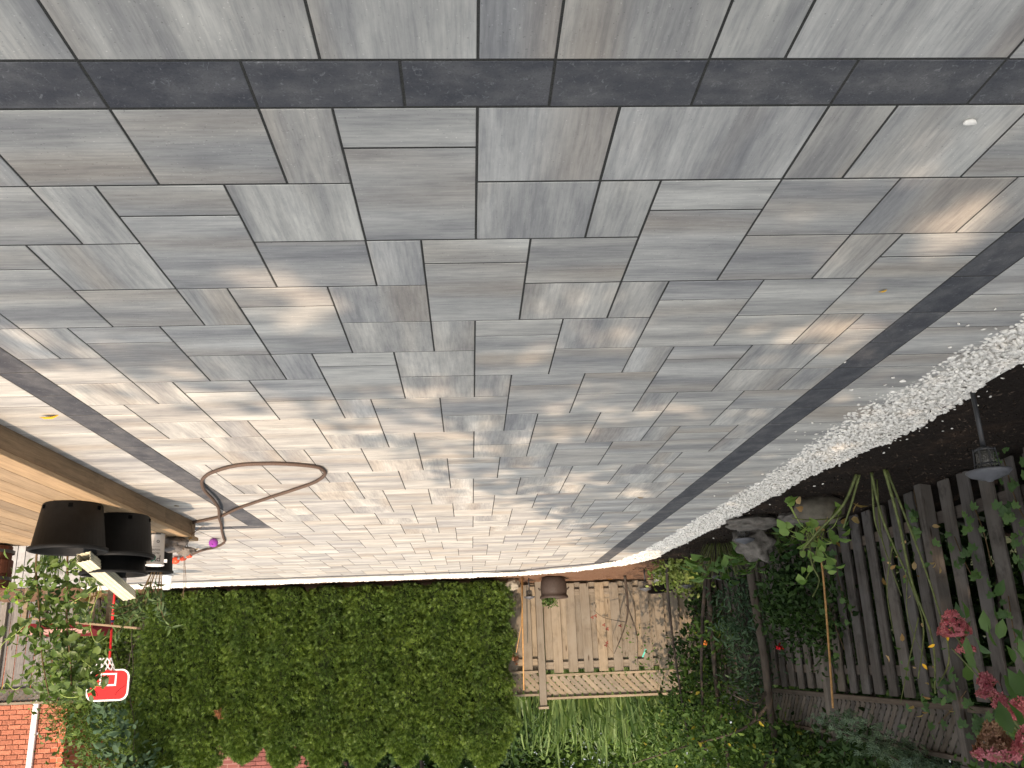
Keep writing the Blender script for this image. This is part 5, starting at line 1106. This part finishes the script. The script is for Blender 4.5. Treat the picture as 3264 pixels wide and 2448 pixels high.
for k, (c, r_, h, mt_n, n) in enumerate(heads):
    c = Vector(c); r_ *= .86; h *= .86
    f = rng.random(n) ** .7; a = rng.random(n) * 6.283; rr = r_ * (.25 + .75 * f) * (.9 + .2 * rng.random(n)); P = np.stack([rr * np.cos(a), rr * np.sin(a), h * (f - .55)], -1)      # cone, apex down
    top = rng.random(n) < .3; P[top, 2] = h * .45 + .01 * rng.random(top.sum()); P[top, :2] *= np.sqrt(rng.random(top.sum()))[:, None]
    nrm = unit(np.stack([np.cos(a), np.sin(a), np.where(top, 1.5, -.3)], -1) + rng.normal(size=(n, 3)) * .35); Dv = unit(np.cross(nrm, rdir(n))); Vf, Ff = scatter(FL, P, Dv, nrm, .0125 + .006 * rng.random(n))
    hd = mk('flower_head', Vf, Ff, mt_n, t, False, None, c)
    if k == 6:
        n2 = 120; a = rng.random(n2) * 6.283; rr = r_ * (.85 + .25 * rng.random(n2)); P = np.stack([rr * np.cos(a), rr * np.sin(a), h * (.25 + .3 * rng.random(n2))], -1); nrm = unit(np.stack([np.cos(a), np.sin(a), .6 * np.ones(n2)], -1) + rng.normal(size=(n2, 3)) * .3); Vf, Ff = scatter(FL, P, unit(np.cross(nrm, rdir(n2))), nrm, .015); mk('pink_florets', Vf, Ff, 'pink', hd, False, None, c)
    e = Vector((-2.75, c.y - .5, 2.1)); q = spline([c - Vector((0, 0, h * .4)), c + Vector((0, 0, h * .5)), c.lerp(e, .35) + Vector((0, 0, .12)), e], 6); b = MB(); tube_taper(b, q, .003, .007, 6); b.mk('stem', 'cane', t, True)
b = MB(); tube_taper(b, spline([(-3.2, 1.0, -.05), (-3.15, 1.05, .9), (-2.95, 1.2, 1.7), (-2.75, 1.3, 2.1)], 6), .03, .018, 8); b.mk('trunk', 'bark', t, True)
hyl = [leaf_mesh('leaf', 'broad', LEAF_N, .62)]
for k in range(46):
    c = Vector(random.choice(heads)[0]); p = c + Vector((random.uniform(-.30, .02), random.uniform(-.15, .2), random.uniform(-.16, .22)))
    if p.x > -2.3 and p.y > 1.9 and p.z < 1.2: p.x -= .25
    inst('leaf', hyl[0], t, p, orient(Vector((random.uniform(-.4, .6), random.uniform(-.5, .5), -.6)) + rv() * .4, rv() + Vector((0, -.3, .9))), random.uniform(.07, .12))
b = MB(); tube_taper(b, spline([(-2.36, 2.8, 1.2), (-2.45, 2.78, 1.33), (-2.56, 2.75, 1.5)], 5), .0035, .003, 5); b.mk('stem', 'cane', t, True)
leafy_tree('corner_shrub', 'dark leafy shrub filling the corner where the fences meet', (-3.2, 11.0, 0), [((-3.15, 10.9, 1.0), (.3, .6, .8)), ((-3.1, 11.2, 1.9), (.4, .6, .6)), ((-2.9, 10.6, 1.5), (.3, .5, .5))], 2600, .075, 'darkleaf', .025, 'shrub', None, LEAF_N, .1)
leafy_tree('overhanging_tree', 'dark foliage of a tree leaning over the lattice of the grey fence', (-3.9, 7.2, 0), [((-3.5, 6.6, 2.25), (.35, .7, .35)), ((-3.4, 7.8, 2.2), (.4, .7, .4)), ((-3.45, 5.4, 2.35), (.3, .6, .25))], 2200, .075, 'darkleaf', .04, 'tree', None, LEAF_N, .1)
# red and orange blooms
for (x, y, z, mt_n, s_, lab) in ((-3.28, 8.02, 1.15, 'redflower', .05, 'single deep red bloom before the grey fence'), (-2.80, 9.3, 1.07, 'orangeflower', .032, 'small orange bloom on the forked slender tree')):
    n = 14; Vf, Ff = scatter(LEAF_N, rng.normal(size=(n, 3)) * s_ * .12, unit(rdir(n) + np.array([0, -.5, .2])), rdir(n), s_, s_ * .9); o = mk('flower', Vf, Ff, mt_n, None, True, None, (x, y, z)); tag(o, lab, 'flower')
# juniper branches hanging in at the top corner
t = thing('juniper_branch', 'blue-green juniper branches reaching over the grey fence', 'juniper', (-4.2, 5.5, 1.6))
for (p0, p1) in (((-4.2, 5.4, 2.25), (-2.66, 5.5, 1.72)), ((-4.2, 5.5, 2.3), (-2.85, 5.45, 1.68)), ((-4.0, 5.3, 2.4), (-3.0, 5.4, 1.9)), ((-4.0, 5.2, 2.3), (-3.15, 5.2, 2.0))):
    q = spline([p0, Vector(p0).lerp(Vector(p1), .5) + Vector((0, 0, .05)), p1], 10); b = MB(); tube_taper(b, q, .012, .003, 6); b.mk('branch', 'bark', t, True)
    n = 240; idx = rng.integers(len(q) // 3, len(q), n); P = np.array([q[i][:] for i in idx]) + rng.normal(size=(n, 3)) * np.array([.05, .05, .035]); ax_ = np.array((Vector(p1) - Vector(p0)).normalized()[:]); D = unit(ax_ + rng.normal(size=(n, 3)) * .55); Vs, Fs = scatter(SPRAY, P, D, rdir(n), .042); mk('needles', Vs, Fs, 'juniper', t, False, 'stuff')
leafy_tree('overhanging_shrub', 'bright green sprig sticking over the fence top behind the hydrangea', (-3.75, 4.3, 0), [((-3.35, 4.4, 2.02), (.18, .22, .1)), ((-3.3, 4.0, 1.95), (.14, .2, .12))], 160, .05, 'midleaf', .015, 'shrub', None, LEAF_N, .06)

# ---- climbing vine on the deck
vt = thing('climbing_vine', 'tall leafy climbing vine in front of the grey fence, on the deck behind the pots', 'vine', (2.98, 4.8, DZ))
stems_ = [[(3.13, 4.8, DZ), (3.12, 4.8, .42), (3.08, 4.8, .62), (3.04, 4.8, .84), (3.0, 4.8, 1.05), (2.93, 4.8, 1.28)], [(2.95, 4.85, DZ), (2.9, 4.82, .52), (2.86, 4.8, .82), (2.81, 4.8, 1.06), (2.78, 4.8, 1.26)], [(3.05, 4.8, .72), (3.16, 4.75, .86), (3.26, 4.75, .95), (3.27, 4.75, 1.08)], [(2.92, 4.8, 1.2), (2.8, 4.75, 1.30), (2.66, 4.75, 1.29), (2.57, 4.75, 1.2), (2.56, 4.75, 1.08)], [(2.88, 4.8, .7), (2.72, 4.75, .62), (2.64, 4.75, .58), (2.67, 4.72, .8), (2.62, 4.72, .95), (2.545, 4.72, .92)], [(3.0, 4.8, 1.1), (3.12, 4.75, 1.24), (3.2, 4.75, 1.2), (3.24, 4.75, 1.28)], [(2.9, 4.8, .45), (2.75, 4.7, .47), (2.68, 4.7, .6), (2.7, 4.7, .78)], [(2.82, 4.8, 1.0), (2.68, 4.72, 1.08), (2.6, 4.72, 1.14)]]
paths = []
for k, pp in enumerate(stems_):
    q = spline(pp, 7); paths.append(q); b = MB(); tube_taper(b, q, .008 if k < 2 else .0035, .004 if k < 2 else .0016, 6); b.mk('stem', 'vinestem' if k < 2 else 'shoot', vt, True)
vl = [leaf_mesh('leaf', 'vine', LEAF_N, w) for w in (.5, .62, .75)]
for k in range(250):
    q = paths[0] if k % 10 < 3 else paths[1] if k % 10 < 6 else random.choice(paths[2:]); p = random.choice(q[len(q) // 5:]); sp_ = .10 if k % 10 < 6 else .035
    if p.z > 1.1: sp_ *= 1.2
    p = p + Vector((random.gauss(0, sp_), random.gauss(0, sp_ * .8), random.gauss(0, .05))); inst('leaf', random.choice(vl), vt, p, orient(Vector((random.uniform(-1, 1), random.uniform(-.7, .4), random.uniform(-.9, .5))), Vector((0, -.5, .7)) + rv() * .7), random.uniform(.045, .09))
for k in range(46):
    p = Vector((2.64 + random.gauss(0, .05), 4.75 + random.gauss(0, .05), 1.20 + random.gauss(0, .05))); inst('leaf', random.choice(vl), vt, p, orient(Vector((random.uniform(-1, 1), random.uniform(-.7, .4), random.uniform(-.9, .5))), Vector((0, -.5, .7)) + rv() * .7), random.uniform(.045, .08))
parts_ = []
for q in paths[:2]:
    n = 260; P = np.array([q[i][:] for i in rng.integers(len(q) // 5, len(q), n)]) + rng.normal(size=(n, 3)) * np.array([.085, .07, .05]) + np.array([0, .05, 0]); parts_.append(scatter(LEAF_N, P, unit(rdir(n) + np.array([0, 0, -.2])), unit(rdir(n) + np.array([0, -.4, .6])), .05 + .04 * rng.random(n), .042))
Vh, Fh = join(parts_); mk('inner_leaves', Vh, Fh, 'bushleaf', vt, False, 'stuff')
gr = grass_clump('fine_grass', 'fine pale green grass tuft spilling from the cream bowl', (3.10, 4.98, DZ + .08), 120, .30, .007, .08, 'grassleaf', 'grass', 1.1)
t = thing('bright_shrub', 'bright yellow-green leaves growing from the barrel planter', 'shrub', (3.80, 5.5, .42)); br = [leaf_mesh('leaf', 'bright', LEAF_N, .55)]
for k in range(60): p = Vector((3.76 + random.gauss(0, .10), 5.5 + random.gauss(0, .06), .52 + random.gauss(0, .05))); inst('leaf', br[0], t, p, orient(rv() + Vector((-.3, 0, -.2)), rv() + Vector((0, -.3, .8))), random.uniform(.04, .07))
b = MB(); [b.tube([(3.86, 5.52, .4), (3.8 + random.uniform(-.1, .1), 5.5, .5)], .003, 5) for _ in range(6)]; b.mk('stems', 'shoot', t)
# dried seed heads beside the vine
t = thing('dried_flowers', 'pale dried flower heads on tan stalks beside the vine', 'dried flowers', (2.72, 4.95, DZ))
for k in range(4): x = 2.72 + .05 * k; b = MB(); b.tube([(2.78, 4.95, DZ), (x, 4.95, .5), (x - .02, 4.93, .60 + .03 * k)], .003, 5); b.mk('stalk', 'bamboo', t); [inst('dry_leaf', dl, t, (x - .02, 4.93, .60 + .03 * k), orient(rv(), rv()), .055) for _ in range(4)]

# ---- tall trees outside the picture whose leaves dapple the near paving and shade the bed
LITB = np.array([(6.0, .9), (2.2, 1.15), (1.71, 1.37), (1.61, 1.78), (1.4, 1.83), (1.22, 1.76), (1.16, 2.22), (0.92, 2.4), (0.8, 2.58), (0.73, 3.12), (0.41, 3.65), (0.02, 4.66), (-0.36, 5.42), (-0.87, 6.58), (-1.65, 8.79), (-2.11, 10.35), (-2.9, 14)])
GAPS = [(.67, .86, .13, .09), (.60, 1.10, .15, .12), (-.22, 1.08, .10, .10), (-1.42, .10, .10, .07), (-1.08, .29, .07, .04), (-1.43, .48, .10, .07), (-1.45, .70, .12, .06), (-1.12, 1.48, .18, .08), (-1.47, 1.46, .14, .08), (-.48, 1.45, .12, .12), (-.16, 1.72, .12, .1), (.64, 1.38, .1, .06), (-1.4, 1.83, .14, .07), (-1.07, 1.89, .1, .06), (-.52, 2.44, .16, .1), (-.5, 3.0, .15, .13), (-1.0, 2.53, .1, .08), (.23, 2.13, .14, .09), (-.99, 3.86, .16, .13), (-1.3, 5.0, .15, .2), (-.75, 4.5, .18, .2), (-1.45, 6.6, .15, .3), (-2.1, 9.2, .2, .4), (.1, 3.1, .15, .15), (.4, 2.75, .12, .1), (-2.2, .95, .2, .08), (-1.9, .3, .14, .1)]
def crown_gap(P):
    """positive where the crowns let the sun through, judged by where a leaf's shadow falls on the ground"""
    gx_ = P[:, 0] - .19 * P[:, 2]; gy_ = P[:, 1] + 1.05 * P[:, 2]; Q = np.stack([gx_, gy_], -1); dmin = np.full(len(Q), 9.); 
    for a, b_ in zip(LITB[:-1], LITB[1:]):
        ab = b_ - a; t_ = np.clip(((Q - a) @ ab) / (ab @ ab), 0, 1); dmin = np.minimum(dmin, np.linalg.norm(Q - a - t_[:, None] * ab, axis=1))
    xb = np.interp(gy_, LITB[:, 1][1:], LITB[:, 0][1:]); inside = np.where(gy_ < LITB[1, 1], False, gx_ > xb)
    v = np.clip((np.where(inside, dmin, -dmin) + .10) / .22, -1.15, 4)
    v += np.array([.75 * noise.noise(Vector((x * 2.1, y * 1.7, 4))) + .45 * noise.noise(Vector((x * 5.2, y * 4.4, 8))) for x, y in Q])
    for x, y, rx, ry in GAPS: v += 1.8 * np.exp(-((gx_ - x) / (rx * 1.5 + .04)) ** 2 - ((gy_ - y) / (ry * 1.5 + .06)) ** 2)
    return v
def shade_tree(label, base, spots_, dens):
    t = thing('shade_tree', label, 'tree', base); cl_ = []
    for (gx_, gy_, r_, h) in spots_: h *= 1.45; cl_.append((Vector((gx_ + .19 * h, gy_ - 1.05 * h, h)), r_))
    b = MB(); top = sum((c[0] for c in cl_), Vector()) / len(cl_); hub = Vector(base).lerp(top, .55); hub.z = 4.2
    p, _, _ = limb(base, hub, .16, .12, .04); tube_taper(b, p, .17, .12, 10)
    for c, r_ in cl_: q, _, _ = limb(hub, c, .07, .02, .1, 5); tube_taper(b, q, .05, .01, 7)
    b.mk('trunk', 'bark', t, True); ps = []
    for c, r_ in cl_:
        n = int(dens * r_ * r_); P, dr = blob_points(c, (r_, r_, r_ * .3), n, .0); P = np.asarray(c) + (P - np.asarray(c)) * (rng.random((n, 1)) ** -.25).clip(1, 1.35); P = P[rng.random(n) > 1 / (1 + np.exp(-2.6 * (crown_gap(P) + .05)))]; n = len(P)
        Nn = unit(rdir(n) * .6 + np.array([0, 0, .8])); L_ = .10 + .07 * rng.random(n); ps.append(scatter(LEAF_S, P, np.cross(Nn, rdir(n)), Nn, L_, L_ * .75))
    Vh, Fh = join(ps); mk('crown', Vh, Fh, 'canopy', t, False, 'stuff')
shade_tree('tall shade tree behind the camera over the near paving', (3.6, -8.0, -.1), [(2.9, -.9, 1.9, 4.6), (1.3, -.5, 2.0, 4.4), (-.4, -.3, 2.0, 4.2), (1.0, .8, 1.5, 4.8), (.2, 1.4, 1.4, 4.5), (3.6, -2.6, 2.0, 4.6), (1.0, -2.6, 2.0, 4.6)], 1250)
shade_tree('tall shade tree left of the camera over the garden bed', (-4.9, -4.6, -.1), [(-1.9, 0.0, 1.9, 4.2), (-1.1, 1.9, 1.6, 4.6), (-2.9, 2.2, 1.9, 4.3), (-1.0, 3.6, 1.5, 4.8), (-2.9, 4.6, 1.9, 4.4), (-1.5, 5.6, 1.5, 4.8), (-3.1, 6.8, 1.8, 4.7), (-1.9, 7.8, 1.4, 4.9), (-4.2, .8, 1.9, 4.5), (-3.3, 9.0, 1.6, 4.9), (-5.4, 3.0, 1.9, 4.6), (-5.4, 6.0, 1.9, 4.8)], 1250)
